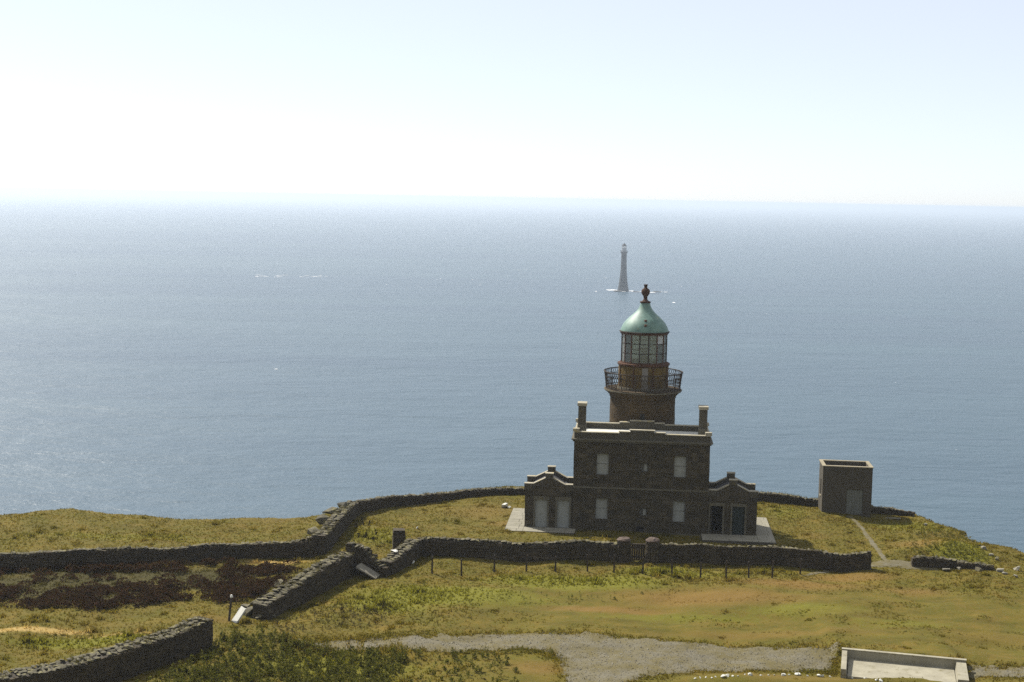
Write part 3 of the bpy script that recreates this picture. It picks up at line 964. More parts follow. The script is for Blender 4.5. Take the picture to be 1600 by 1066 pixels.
# annexes
AW, AD = 3.7, 3.1
def annex(s):
    x0, x1 = sorted((s * (HW + .04), s * (HW + AW)))
    cx = (x0 + x1) / 2; y0 = .16
    EV, PK = 3.12, 4.05
    doors = [(-.93, ), (.80, )]
    dx = [x0 + 1.25, x0 + 2.95] if s < 0 else [x0 + .62, x0 + 2.30]
    dw, dh = .47, 2.25
    def top(x):
        return EV + (PK - EV) * (1 - abs(x - cx) / ((x1 - x0) / 2))
    ops_ = [(d - dw, d + dw, 0, dh) for d in dx]
    # walls with real openings
    xs = [x0, dx[0] - dw, dx[0] + dw, dx[1] - dw, dx[1] + dw, x1]
    m = MB()
    for k in (0, 2, 4): m.box(xs[k], xs[k + 1], y0, y0 + .3, -.35, dh)
    m.prism([(x0, dh + .001), (x1, dh + .001), (x1, EV), (cx, PK), (x0, EV)], y0, y0 + .3)
    m.prism([(x0, -.35), (x1, -.35), (x1, EV), (cx, PK), (x0, EV)], y0 + AD - .3, y0 + AD)
    m.box(x0, x0 + .3, y0 + .301, y0 + AD - .301, -.35, EV - .25); m.box(x1 - .3, x1, y0 + .301, y0 + AD - .301, -.35, EV - .25)
    m.box(x0 + .3, x1 - .3, y0 + .301, y0 + AD - .301, -.35, -.02)
    wall = m.build('annex_wall', MAT['mortar'], LH)
    b = MB()
    blocks(b, (x0, y0 + .005, 0), (1, 0, 0), (0, -1, 0), x1 - x0, PK - .05, [(a - x0, c - x0, d, e) for a, c, d, e in ops_], top=lambda u: top(u + x0) - .03)
    ux = x0 if s < 0 else x1
    if s < 0: blocks(b, (x0, y0 + AD, 0), (0, -1, 0), (-1, 0, 0), AD, EV - .02, [])
    else: blocks(b, (x1, y0, 0), (0, 1, 0), (1, 0, 0), AD, EV - .02, [])
    tag(b.build('stonework', MAT['ashlar'], wall), kind='stuff')
    # string band over the doors
    q = MB(); q.box(x0 + .02, x1 - .02, y0 - .05, y0 + .1, dh + .30, dh + .40, .003); q.build('band_course', MAT['ashlar'], wall)
    # roof between the gables
    r = MB()
    r.prism([(x0 + .02, EV - .25), (x1 - .02, EV - .25), (cx, PK - .22)], y0 + .302, y0 + AD - .302)
    ro = r.build('annex_roof', MAT['slate'], LH)
    # gable copings: sloping slabs, kneelers, apex block
    for (ya, yb) in ((y0 - .06, y0 + .36), (y0 + AD - .36, y0 + AD + .06)):
        for t in (-1, 1):
            ex = cx + t * (x1 - x0) / 2
            sl = (PK - EV) / ((x1 - x0) / 2)
            kn = .55
            xk = ex - t * kn
            zk = EV + sl * kn
            q = MB()
            pts = [(xk, zk + .003), (cx + t * .3, PK - sl * .3 + .003), (cx + t * .3, PK - sl * .3 + .065), (xk, zk + .065)]
            if t > 0: pts = pts[::-1]
            q.prism(pts, ya, yb); q.build('gable_coping', MAT['coping'], wall)
            q = MB(); a, c = sorted((ex + t * .08, xk + t * .002))
            q.box(a, c, ya - .01, yb + .01, EV - .12, zk + .05, .004); q.build('kneeler', MAT['parapet'], wall)
            q = MB(); q.box(a - .02, c + .02, ya - .02, yb + .02, zk + .053, zk + .10, .004); q.build('kneeler_cap', MAT['coping'], wall)
        q = MB(); q.box(cx - .298, cx + .298, ya - .02, yb + .02, PK - .16, PK + .22, .006); q.build('apex_block', MAT['parapet'], wall)
        q = MB(); q.box(cx - .33, cx + .33, ya - .04, yb + .04, PK + .222, PK + .28, .004); q.build('apex_cap', MAT['coping'], wall)
    return dx, dw, dh, y0
for s in (-1, 1):
    dx, dw, dh, y0 = annex(s)
    for k, d in enumerate(dx):
        m = MB(); m.box(d - dw + .002, d + dw - .002, y0 + .16, y0 + .21, 0.0, dh - .002)
        if s < 0:
            o = m.build('door', MAT['board'], LH); o['label'] = 'pale boarded annex door'
        elif k == 0:
            m = MB(); m.box(d - dw + .03, d - dw + .08, y0 + .30, y0 + 1.1, 0.0, dh - .02)
            o = m.build('door', MAT['void'], LH); o['label'] = 'dark annex door standing open'
            q = MB(); q.box(d - dw + .1, d + dw, y0 + .9, y0 + 1.3, .9, 1.0, .01); q.build('shelf', MAT['wood'], o)
        else:
            o = m.build('door', MAT['green_door'], LH); o['label'] = 'dark green closed annex door'
            for r_ in (.35, 1.2):
                q = MB(); q.box(d - dw + .12, d + dw - .12, y0 + .15, y0 + .158, r_, r_ + .65); q.build('panel', MAT['green_door'], o)
        q = MB(); q.box(d - dw - .16, d + dw + .16, y0 - .045, y0 + .12, dh + .003, dh + .26, .003); q.build('lintel', MAT['dressed'], o)
        for t in (-1, 1):
            q = MB(); a, b = sorted((d + t * (dw + .002), d + t * (dw + .13))); q.box(a, b, y0 - .04, y0 + .1, 0, dh, .003); q.build('door_jamb', MAT['dressed'], o)

# tower
TX, TY = 0.0, HD + 2.75
GZ_ = 10.15       # gallery deck
def trad(z): return 2.72 - .010 * z
m = MB(); m.lathe([(trad(0) + .0 - .04, -.4), (trad(GZ_) - .04, GZ_ - .7)], 48, TX, TY)
tw = m.build('tower_shaft', MAT['mortar'], LH, True)
m = MB(); z = 0.0; row = 0
while z < GZ_ - .72:
    c = .34
    if z + c > GZ_ - .72: c = GZ_ - .72 - z
    n = 22
    for k in range(n):
        a0 = (k + .5 * (row % 2)) * 2 * math.pi / n + .004; a1 = (k + 1 + .5 * (row % 2)) * 2 * math.pi / n - .004
        r0 = trad(z) + random.uniform(.0, .02)
        vs = []
        for rr in (r0 - .07, r0):
            for zz in (z + .008, z + c - .008):
                for q in range(4):
                    a = a0 + (a1 - a0) * q / 3
                    vs.append((TX + rr * math.sin(a), TY - rr * math.cos(a), zz))
        fs = [(8 + q, 9 + q, 13 + q, 12 + q) for q in range(3)] + [(0 + q, 1 + q, 9 + q, 8 + q) for q in range(3)] + [(12 + q, 13 + q, 5 + q, 4 + q) for q in range(3)] + [(0, 8, 12, 4), (3, 7, 15, 11)]
        m.add(vs, fs)
    z += c; row += 1
tag(m.build('stonework', MAT['shaft'], tw), kind='stuff')
q = MB(); q.box(TX - .17, TX + .17, TY - trad(8) - .035, TY - trad(8) + .3, 7.95, 8.45); q.build('tower_window', MAT['void'], tw)
q = MB(); q.box(TX - .27, TX + .27, TY - trad(8) - .055, TY - trad(8) + .3, 8.455, 8.6); q.build('lintel', MAT['shaft'], tw)
# gallery
m = MB(); m.lathe([(2.60, GZ_ - .72), (2.70, GZ_ - .66), (2.72, GZ_ - .52), (2.95, GZ_ - .28), (3.10, GZ_ - .20), (3.12, GZ_ - .02), (3.02, GZ_)], 48, TX, TY)
ga = m.build('gallery', MAT['shaft'], LH, False)
m = MB(); m.lathe([(3.08, GZ_ - .135), (3.165, GZ_ - .125), (3.165, GZ_ - .05), (3.08, GZ_ - .04)], 48, TX, TY, cap=False); m.build('gallery_lip', MAT['dressed'], ga)
rl = empty('railing', (0, 0, 0)); rl.parent = LH
RB, RT, RHh = 3.02, 3.18, 1.36
def rp(a, t, off=0):
    r = RB + (RT - RB) * t ** 1.5 + off
    return (TX + r * math.sin(a), TY - r * math.cos(a), GZ_ + .02 + RHh * t)
def ringtube(mb, t, rad, n=64):
    for i in range(n):
        mb.tube(rp(2 * math.pi * i / n, t), rp(2 * math.pi * (i + 1) / n, t), rad, None, 5)
for t, r_, nm in ((0.06, .03, 'bottom_rail'), (.70, .028, 'middle_rail'), (1.0, .045, 'hand_rail')):
    m = MB(); ringtube(m, t, r_); m.build(nm, MAT['dark_iron'], rl)
NB = 16
for k in range(NB):
    a = 2 * math.pi * (k + .5) / NB
    m = MB(); m.tube(rp(a, 0), rp(a, .5), .034, None, 6); m.tube(rp(a, .5), rp(a, 1), .034, None, 6); m.build('post', MAT['dark_iron'], rl)
m = MB()
NL = 80
for k in range(NL):
    a = 2 * math.pi * k / NL; b = 2 * math.pi * (k + 1.6) / NL
    for (p, q) in ((a, b), (b, a)):
        mid = (p + q) / 2
        m.tube(rp(p, .06), rp(mid, .38), .021, None, 4); m.tube(rp(mid, .38), rp(q, .70), .021, None, 4)
    c = 2 * math.pi * (k + .8) / NL
    m.tube(rp(a, .70), rp(c, 1), .02, None, 4); m.tube(rp(c, .70), rp(a, 1), .02, None, 4)
tag(m.build('lattice', MAT['dark_iron'], rl), kind='stuff')
# watch room and lantern
WZ = GZ_ + 2.12
m = MB(); m.lathe([(2.03, GZ_ + .002), (2.03, WZ - .22), (1.99, WZ - .215)], 32, TX, TY); wr = m.build('watch_room', MAT['murette'], LH, False)
m = MB(); m.lathe([(1.99, WZ - .214), (2.12, WZ - .16), (2.12, WZ - .02), (1.9, WZ)], 32, TX, TY); m.build('sill_ring', MAT['rust_iron'], wr)
m = MB(); m.lathe([(2.035, GZ_ + .003), (2.12, GZ_ + .004), (2.10, GZ_ + .16), (2.035, GZ_ + .18)], 32, TX, TY, cap=False); m.build('base_ring', MAT['dressed'], wr)
m = MB(); m.box(TX - .12, TX + .36, TY - 2.075, TY - 1.9, GZ_ + .06, GZ_ + 1.85); m.build('door', MAT['grey_door'], wr)
for k in range(8):
    a = 2 * math.pi * (k + .5) / 8
    mt = Matrix.Translation((TX, TY, 0)) @ Matrix.Rotation(a, 4, 'Z') @ Matrix.Translation((0, -2.05, 0))
    m = MB(); m.box(-.05, .05, -.03, .05, GZ_ + .2, WZ - .23, 0, mt); m.build('pilaster', MAT['rust_iron'], wr)
NP = 16; LR = 1.84; LT = WZ + 2.38
m = MB(); m.lathe([(LR - .10, LT - .06), (LR + .10, LT - .04), (LR + .12, LT + .10), (LR - .1, LT + .12)], 32, TX, TY, cap=False)
lan = m.build('lantern_frame', MAT['rust_iron'], LH)
m = MB(); m.lathe([(LR - .12, WZ + .002), (LR + .06, WZ + .003), (LR + .06, WZ + .10), (LR - .12, WZ + .10)], 32, TX, TY, cap=False); m.build('bottom_ring', MAT['rust_iron'], lan)
def lp(k, z, r=LR):
    a = 2 * math.pi * (k + .5) / NP
    return Vector((TX + r * math.sin(a), TY - r * math.cos(a), z))
rows = [WZ + .08, WZ + .08 + .76, WZ + .08 + 1.54, LT - .03]
for k in range(NP):
    m = MB(); m.tube(lp(k, WZ), lp(k, LT), .052, None, 6); m.build('mullion', MAT['rust_iron'] if k % 3 else MAT['dark_iron'], lan)
    for z in rows[1:3]:
        m = MB(); m.tube(lp(k, z), lp(k + 1, z), .030, None, 5); m.build('glazing_bar', MAT['dark_iron'], lan)
    for r_ in range(3):
        a, b = lp(k, rows[r_], LR - .01), lp(k + 1, rows[r_], LR - .01)
        d = (b - a).normalized(); a += d * .045; b -= d * .045
        c, e = b.copy(), a.copy(); c.z = e.z = rows[r_ + 1]
        nrm = Vector(((a + b) / 2 - Vector((TX, TY, a.z)))).normalized() * .008
        vs = [a, b, c, e, a - nrm, b - nrm, c - nrm, e - nrm]
        q = MB(); q.add(vs, [(0, 1, 2, 3), (7, 6, 5, 4), (0, 4, 5, 1), (1, 5, 6, 2), (2, 6, 7, 3), (3, 7, 4, 0)])
        pale_pane = (k == 1 and r_ == 2)  # one upper pane gets the whiter, nearly opaque glass
        o = q.build('pane', MAT['glass_white'] if pale_pane else MAT['glass'], lan)
        if pale_pane: o['label'] = 'bright white upper pane on the right'
m = MB(); m.lathe([(.45, WZ + .02), (.45, WZ + .3), (.2, WZ + .5), (.2, WZ + .9), (.5, WZ + 1.0), (.5, WZ + 1.15), (.1, WZ + 1.2)], 14, TX, TY); m.build('lamp_pedestal', MAT['dark_iron'], lan)
# dome
D0 = LT + .125
m = MB(); m.lathe([(1.97, D0), (1.94, D0 + .12), (1.89, D0 + .28), (1.80, D0 + .48), (1.66, D0 + .72), (1.47, D0 + .95), (1.25, D0 + 1.16), (1.01, D0 + 1.37),
                   (.79, D0 + 1.57), (.61, D0 + 1.78), (.48, D0 + 2.0), (.41, D0 + 2.2), (.39, D0 + 2.32)], 48, TX, TY)
dome = m.build('dome', MAT['copper'], LH, True)
m = MB(); m.lathe([(LR + .13, D0 - .02), (LR + .19, D0 - .01), (LR + .19, D0 + .05), (LR + .12, D0 + .07)], 48, TX, TY, cap=False); m.build('gutter', MAT['dark_iron'], dome)
for zz, rr in ((D0 + .62, 1.72), (D0 + .98, 1.44)):
    m = MB(); m.lathe([(.10, -.05), (.12, .03), (.07, .08), (.01, .09)], 10)
    o = m.build('vent_cowl', MAT['rust_iron'], dome); o.location = (TX + .06, TY - rr, zz); o.rotation_euler = (.9, 0, 0)
F0 = D0 + 2.32
m = MB(); m.lathe([(.38, F0), (.44, F0 + .04), (.44, F0 + .12), (.24, F0 + .18), (.15, F0 + .34), (.16, F0 + .52), (.30, F0 + .72), (.36, F0 + .92), (.30, F0 + 1.10), (.16, F0 + 1.2), (.13, F0 + 1.24), (.13, F0 + 1.42), (.17, F0 + 1.43), (.17, F0 + 1.50), (.05, F0 + 1.52)], 20, TX, TY)
m.build('finial', MAT['finial'], LH, True)

# paved apron round the house: individual flags
def l2w(x, y):
    c, s_ = math.cos(R(-5)), math.sin(R(-5))
    return HX + x * c - y * s_, HY + x * s_ + y * c
APRON = [l2w(-10.3, -1.4), l2w(-4.9, -1.4), l2w(-4.9, 6.6), l2w(-10.3, 6.6)]
APRON2 = [l2w(4.7, -1.9), l2w(10.2, -1.9), l2w(10.2, 6.6), l2w(4.7, 6.6)]
ap = tag(empty('paved_apron', (HX, HY, LZ), R(-5)), kind='structure')
for x0_, x1_, y0_ in ((-10.3, -4.9, -1.4), (4.7, 10.2, -1.9)):
    m = MB(); m.box(x0_, x1_, y0_, 6.6, -.6, .055); m.build('paving_base', MAT['mortar'], ap)
def flags(x0, x1, y0, y1):
    y = y0
    while y < y1 - .1:
        d = min(random.uniform(.6, .9), y1 - y)
        x = x0
        while x < x1 - .1:
            wdt = min(random.uniform(.7, 1.3), x1 - x)
            m = MB(); m.box(x + .012, x + wdt - .012, y + .012, y + d - .012, .02, .075 + random.uniform(0, .008), .004)
            m.build('paving_flag', MAT['apron'], ap)
            x += wdt
        y += d
flags(-10.3, -8.9, -1.4, 6.6); flags(8.9, 10.2, -1.9, 6.6); flags(-8.9, -4.9, -1.4, .1); flags(4.7, 8.9, -1.9, .1)

# ------------------------------------------------------------------ flat roofed hut
hx, hy = g(1322, 803)
hz = gz(hx, hy)
hut = tag(empty('flat_roofed_hut', (hx, hy, hz), R(-6)), 'small dark flat roofed hut with grey door on the cliff edge', 'hut')
hw, hd, hh = 2.0, 2.75, 3.95
m = MB()
dx0, dx1, dhh = -.05, 1.30, 2.05
m.box(-hw, dx0, 0, .28, -.8, hh - .45); m.box(dx1, hw, 0, .28, -.8, hh - .45); m.box(dx0, dx1, 0, .28, dhh, hh - .45); m.box(dx0, dx1, 0, .28, -.8, -.02)
m.box(hw - .28, hw, .281, hd - .281, -.8, hh - .45)
m.box(-hw, hw, hd - .28, hd, -.8, hh - .45)
for a, b, c, d in ((.281, 1.0, -.8, hh - .45), (1.5, hd - .281, -.8, hh - .45), (1.0, 1.5, -.8, 1.3), (1.0, 1.5, 2.6, hh - .45)):
    m.box(-hw, -hw + .28, a, b, c, d)
m.build('wall', MAT['hutwall'], hut)
m = MB(); m.box(-hw + .24, hw - .24, .24, hd - .24, hh - .449, hh - .36); m.build('roof', MAT['hutroof'], hut)
for nm, (a, b, c, d) in (('f', (-hw, hw, 0, .24)), ('b', (-hw, hw, hd - .24, hd)), ('l', (-hw, -hw + .24, .242, hd - .242)), ('r', (hw - .24, hw, .242, hd - .242))):
    m = MB(); m.box(a, b, c, d, hh - .449, hh - .06); o = m.build('parapet', MAT['hutwall'], hut)
    q = MB(); e = .05
    q.box(a - (e if nm != 'r' else -.002), b + (e if nm != 'l' else -.002), c - (e if nm in 'f' else .0), d + (e if nm in 'b' else .0), hh - .058, hh + .02, .004)
    q.build('coping_slab', MAT['hutcope'], o)
m = MB(); m.box(dx0 + .002, dx1 - .002, .10, .16, -.02, dhh - .002); dr = m.build('door', MAT['hut_door'], hut)
for k in range(6):
    q = MB(); a = dx0 + .03 + k * (dx1 - dx0 - .06) / 6; q.box(a + .005, a + (dx1 - dx0 - .06) / 6 - .005, .08, .099, .03, dhh - .05, .002); q.build('door_board', MAT['hut_door'], dr)
m = MB(); m.box(-hw + .08, -hw + .12, 1.002, 1.498, 1.302, 2.598); wn = m.build('side_window', MAT['void'], hut)
q = MB(); q.box(-hw - .05, -hw + .1, .92, 1.58, 1.18, 1.297); q.build('sill', MAT['hutcope'], wn)

# ------------------------------------------------------------------ concrete bay beside the road
a = Vector((*TB[0], 0)); b = Vector((*TB[1], 0))
bw = (b - a).length
bx_, by_ = (a.x + b.x) / 2, (a.y + b.y) / 2
bz = 0.03
bay = tag(empty('concrete_bay', (bx_, by_, bz), math.atan2(b.y - a.y, b.x - a.x)), 'pale open fronted concrete trough with low side walls beside the gravel road', 'concrete bay')
h2 = bw / 2
m = MB(); m.box(-h2, h2, -.22, 0, -.3, .52, .004); bk = m.build('back_wall', MAT['concrete'], bay)
q = MB(); q.box(-h2 - .03, h2 + .03, -.25, .02, .523, .57, .004); q.build('coping', MAT['concrete'], bk)
m = MB(); m.box(-h2 + .36, h2 - .62, -3.3, -.222, -.3, .04, .004); m.build('floor', MAT['concrete'], bay)
m = MB(); m.add([(-h2, -3.3, -.3), (-h2 + .34, -3.3, -.3), (-h2 + .34, -.222, -.3), (-h2, -.222, -.3), (-h2, -3.3, .40), (-h2 + .28, -3.3, .40), (-h2 + .28, -.222, .50), (-h2, -.222, .50)],
                [(0, 3, 2, 1), (4, 5, 6, 7), (0, 1, 5, 4), (1, 2, 6, 5), (2, 3, 7, 6), (3, 0, 4, 7)]); m.build('side_wall', MAT['concrete'], bay)
m = MB(); m.add([(h2 - .62, -3.0, -.3), (h2, -3.0, -.3), (h2, -.222, -.3), (h2 - .62, -.222, -.3), (h2 - .56, -3.0, .34), (h2, -3.0, .34), (h2, -.222, .44), (h2 - .50, -.222, .44)],
                [(0, 3, 2, 1), (4, 5, 6, 7), (0, 1, 5, 4), (1, 2, 6, 5), (2, 3, 7, 6), (3, 0, 4, 7)]); m.build('side_wall', MAT['concrete'], bay)
BAY = [(bay.matrix_basis @ Vector(p)).to_2d() for p in ((-h2 - .1, -3.4, 0), (h2 + .1, -3.4, 0), (h2 + .1, .1, 0), (-h2 - .1, .1, 0))]
BAY = [tuple(p) for p in BAY]

# ------------------------------------------------------------------ wire fence in front of the wall
POSTS = [(675, 896), (721, 900), (772, 894), (822, 893), (868, 894), (918, 893), (959, 895), (1004, 897), (1050, 901), (1094, 904), (1134, 905), (1170, 903), (1206, 903), (1250, 897), (1296, 893)]
fp = [g(*p) for p in POSTS]
f0 = Vector((*fp[0], gz(*fp[0])))
fence = tag(empty('wire_fence', f0), 'line of thin wooden fence posts on the grass in front of the wall', 'fence')
tops = []
for k, (x, y) in enumerate(fp):
    z = gz(x, y); h = random.uniform(1.1, 1.28)
    lean = Vector((random.uniform(-.06, .06), random.uniform(-.05, .05), h))
    p = Vector((x, y, z)) - f0
    m = MB(); m.tube(p - Vector((0, 0, .3)), p + lean * .55, .062, .060, 7); m.tube(p + lean * .55, p + lean, .060, .052, 7)
    m.build('post', MAT['wood'], fence); tops.append((p, lean))
for t in (.35, .62, .9):
    m = MB()
    for (p, l), (p2, l2) in zip(tops[:-1], tops[1:]):
        mid = (p + l * t + p2 + l2 * t) / 2 - Vector((0, 0, .03))
        m.tube(p + l * t, mid, .004, None, 3); m.tube(mid, p2 + l2 * t, .004, None, 3)
    m.build('wire', MAT['dark_iron'], fence)

# ------------------------------------------------------------------ small things
x, y = g(357, 970)
m = MB(); m.tube((0, 0, -.3), (.10, .05, .75), .075, .065, 8); m.tube((.10, .05, .75), (.17, .08, 1.42), .065, .06, 8)
post = tag(empty('gatepost', (x, y, gz(x, y))), 'dark leaning wooden gatepost at the end of the tumbled wall', 'post')
m.build('shaft', MAT['wood'], post)
m = MB(); m.lathe([(.085, 1.40), (.09, 1.46), (.05, 1.56), (.01, 1.58)], 8, .17, .08); m.build('cap', MAT['pale_wood'], post)
x, y = g(366, 972)
m = MB(); m.box(-.06, .06, -.26, .28, -.06, 1.0, .05)
o = tag(m.build('leaning_slab', MAT['white_stone']), 'bleached white slab leaning against the tumbled wall end', 'slab')
o.location = (x, y, gz(x, y)); o.rotation_euler = (0, R(40), R(42))
for px, py, s, lab in [(392, 962, (.9, .7, .6), 'grey tumbled stone beside the leaning white slab'), (400, 946, (1.0, .7, .55), 'tumbled boulder on the broken wall end above the white slab'),
                       (384, 950, (.7, .5, .28), 'flat lintel stone lying on the tumbled wall end'), (418, 952, (.8, .6, .5), 'tumbled stone half sunk in grass right of the wall end'),
                       (432, 915, (1.5, .9, .3), 'flat dark stone left of the thick tumbling wall'), (376, 958, (.55, .5, .4), 'rounded stone wedged under the leaning white slab'),
                       (410, 938, (.8, .6, .45), 'upper tumbled stone on the left flank of the wall end'), (404, 968, (.5, .45, .35), 'small tumbled stone in front of the wall end'), (426, 966, (.45, .4, .3), 'small stone rolled furthest right from the wall end')]:
    x, y = g(px, py)
    tag(stone('tumbled_stone', 'cope', (x, y, gz(x, y) + s[2] * .38), s), lab, 'stone', 'stones tumbled from the walls')
x, y = g(575, 903)
m = MB(); m.box(-.8, .75, -.26, .24, -.09, .08, .06)
o = tag(m.build('fallen_slab', MAT['pale_rubble']), 'long pale slab lying fallen at the foot of the scooped wall breach', 'slab')
o.location = (x, y, gz(x, y) + .42); o.rotation_euler = (R(14), R(26), R(-18))
# rubble in front of the ruined wall on the right and down the bank
for px, py, s, lab in [(1478, 892, (.9, .6, .3), 'pale flat rubble stone at the left of the ruined wall rubble'), (1497, 890, (.8, .6, .32), 'pale rubble stone lying below the middle of the ruined wall'),
                       (1530, 892, (.9, .7, .4), 'pinkish grey rubble stone under the right end of the ruined wall'), (1562, 893, (.9, .6, .4), 'white angular rubble stone at the end of the ruined wall'),
                       (1570, 897, (.7, .4, .25), 'small pale rubble stone just below the white angular one'), (1588, 891, (1.2, .8, .5), 'broad pale rubble stone by the right edge of the picture'),
                       (1587, 902, (.45, .4, .3), 'small white rubble stone low at the right edge'), (1536, 857, (.7, .5, .35), 'white stone on the brow above the ruined wall end'),
                       (1548, 868, (.6, .45, .25), 'pale stone half way down the bank on the right'), (1558, 875, (.8, .5, .35), 'dark flat stone at the foot of the bank on the right'),
                       (1426, 799, (.5, .4, .5), 'pale upright stone on the skyline right of the hut'), (1446, 821, (.4, .3, .3), 'small white stone in the grass on the right slope'),
                       (1395, 811, (2.0, .5, .2), 'long pale flat stone in the grass right of the hut'), (1496, 823, (1.0, .6, .3), 'dark flat stone ledge on the skyline of the right slope'),
                       (1518, 842, (.9, .6, .35), 'dark stone ledge where the right slope meets the sea'), (1470, 817, (.7, .5, .25), 'weathered stone ledge high on the right skyline'),
                       (1444, 884, (.35, .3, 1.1), 'thin upright stone slab at the mouth of the ruined wall')]:
    x, y = g(px, py); s = tuple(v * .72 for v in s)
    tag(stone('rubble_stone', 'pale_rubble' if ('white' in lab or 'pale' in lab) else 'cope', (x, y, gz(x, y) + s[2] * .35), s), lab, 'stone', 'rubble on the right slope')
# white things in the yard
for px, py, s, lab in [(722, 774, (1.3, .7, .38), 'largest white stone of the heap by the brow wall'), (731, 775, (.6, .5, .3), 'small white stone at the right of the brow heap'), (714, 776, (.6, .5, .25), 'small grey white stone at the left of the brow heap'),
                       (741, 776, (.35, .3, .2), 'tiny white stone just right of the brow heap'), (640, 789, (.45, .4, .3), 'small white stone in the yard below the brow wall'),
                       (650, 787, (.3, .3, .22), 'tiny white stone right of the small yard stone'), (789, 793, (.75, .5, .45), 'white block on the grass left of the lighthouse paving'),
                       (796, 794, (.3, .3, .2), 'tiny white stone beside the white block near the paving'), (652, 826, (.25, .25, .2), 'tiny white stone alone in the left yard'),
                       (645, 881, (.35, .3, .25), 'small white stone at the foot of the front wall corner'), (616, 866, (.9, .4, .14), 'white flat stone on top of the stepping wall')]:
    x, y = g(px, py, .95 if 'on top' in lab else 0)
    tag(stone('white_stone', 'white_stone', (x, y, gz(x, y) + s[2] * .38 + (1.15 if 'on top' in lab else 0)), s), lab, 'stone', 'white stones in the yard')
# painted stones edging the turf by the road
xs_ = [1086, 1094, 1103, 1112, 1118, 1130, 1137, 1145, 1153, 1164, 1172, 1189, 1201, 1210, 1224, 1233, 1245, 1249, 1262, 1279, 1284, 1297, 1318, 1332, 1344, 1352, 1369, 1376]
for k, px in enumerate(xs_):
    t = (px - 1224) / 130
    py = 1056 + 5.5 * t * t * (1.0 if t > 0 else .75) + random.uniform(-.8, .8)
    big = px in (1224, 1245, 1249, 1279, 1284, 1137, 1172, 1369, 1376, 1130)
    s = random.uniform(.17, .25) if big else random.uniform(.08, .14)
    x, y = g(px, py)
    tag(stone('edging_stone', 'white_stone', (x, y, gz(x, y) + s * .25), (s * 1.3, s, s * .8)),
        'white painted stone in the curved edging row at the bottom of the picture', 'stone', 'white stones edging the turf')

# ------------------------------------------------------------------ lighthouse out at sea
def at_sea(px, py):
    return on_plane(px, py, SEA_Z)
CX, CY = at_sea(973.5, 455)
CR = tag(empty('rock_lighthouse', (CX, CY, SEA_Z)), 'tall tapering grey granite lighthouse standing far out in the sea', 'lighthouse')
m = MB()
prof = []
for k in range(15):
    t = k / 14; z = -.5 + 36.0 * t
    prof.append((2.55 + 3.0 * (1 - t) ** 2.6, z))
m.lathe(prof, 32); m.build('tower_shaft', MAT['granite'], CR, True)
m = MB(); m.lathe([(2.56, 35.51), (3.1, 36.1), (3.4, 36.4), (3.4, 36.9), (3.2, 36.95)], 32); o = m.build('gallery', MAT['granite'], CR)
q = MB()
for i in range(24):
    a0, a1 = 2 * math.pi * i / 24, 2 * math.pi * (i + 1) / 24
    q.tube((3.3 * math.cos(a0), 3.3 * math.sin(a0), 36.95), (3.3 * math.cos(a0), 3.3 * math.sin(a0), 38.1), .05, None, 4)
    q.tube((3.3 * math.cos(a0), 3.3 * math.sin(a0), 38.1), (3.3 * math.cos(a1), 3.3 * math.sin(a1), 38.1), .06, None, 4)
q.build('railing', MAT['dark_iron'], o)
m = MB(); m.lathe([(2.3, 36.96), (2.3, 40.2), (2.5, 40.25), (2.5, 40.5), (2.2, 40.55)], 24); m.build('watch_room', MAT['sea_white'], CR)
m = MB(); m.lathe([(2.05, 40.56), (2.05, 42.6)], 16); lnt = m.build('lantern', MAT['glass_white'], CR)
for i in range(8):
    a0 = 2 * math.pi * i / 8
    q = MB(); q.tube((2.1 * math.cos(a0), 2.1 * math.sin(a0), 40.56), (2.1 * math.cos(a0), 2.1 * math.sin(a0), 42.6), .09, None, 4); q.build('mullion', MAT['dark_iron'], lnt)
m = MB(); m.lathe([(2.3, 42.61), (2.1, 43.0), (1.5, 43.7), (.7, 44.3), (.25, 44.5), (.35, 44.9), (.1, 45.4)], 20); m.build('dome', MAT['dark_iron'], CR, True)
for z in (9, 15, 21, 27, 32):
    t = (z + .5) / 36; r = 2.55 + 3.0 * (1 - t) ** 2.6
    q = MB(); q.box(-.35, .35, -r - .06, -r + .5, z, z + 1.3); q.build('window', MAT['void'], CR)

for px, py, s, lab in [(969, 455.6, (16, 9, 2.0), 'low dark rock awash at the foot of the sea lighthouse'), (1026, 456.5, (9, 6, 1.4), 'low dark rock in the surf right of the sea lighthouse'), (995, 456, (8, 5, .9), 'small dark rock between the sea lighthouse and the surf')]:
    x, y = at_sea(px, py)
    tag(stone('sea_rock', 'reef', (x, y, SEA_Z + s[2] * .1), s, (0, 0, .2)), lab, 'rock', 'rocks awash round the sea lighthouse')

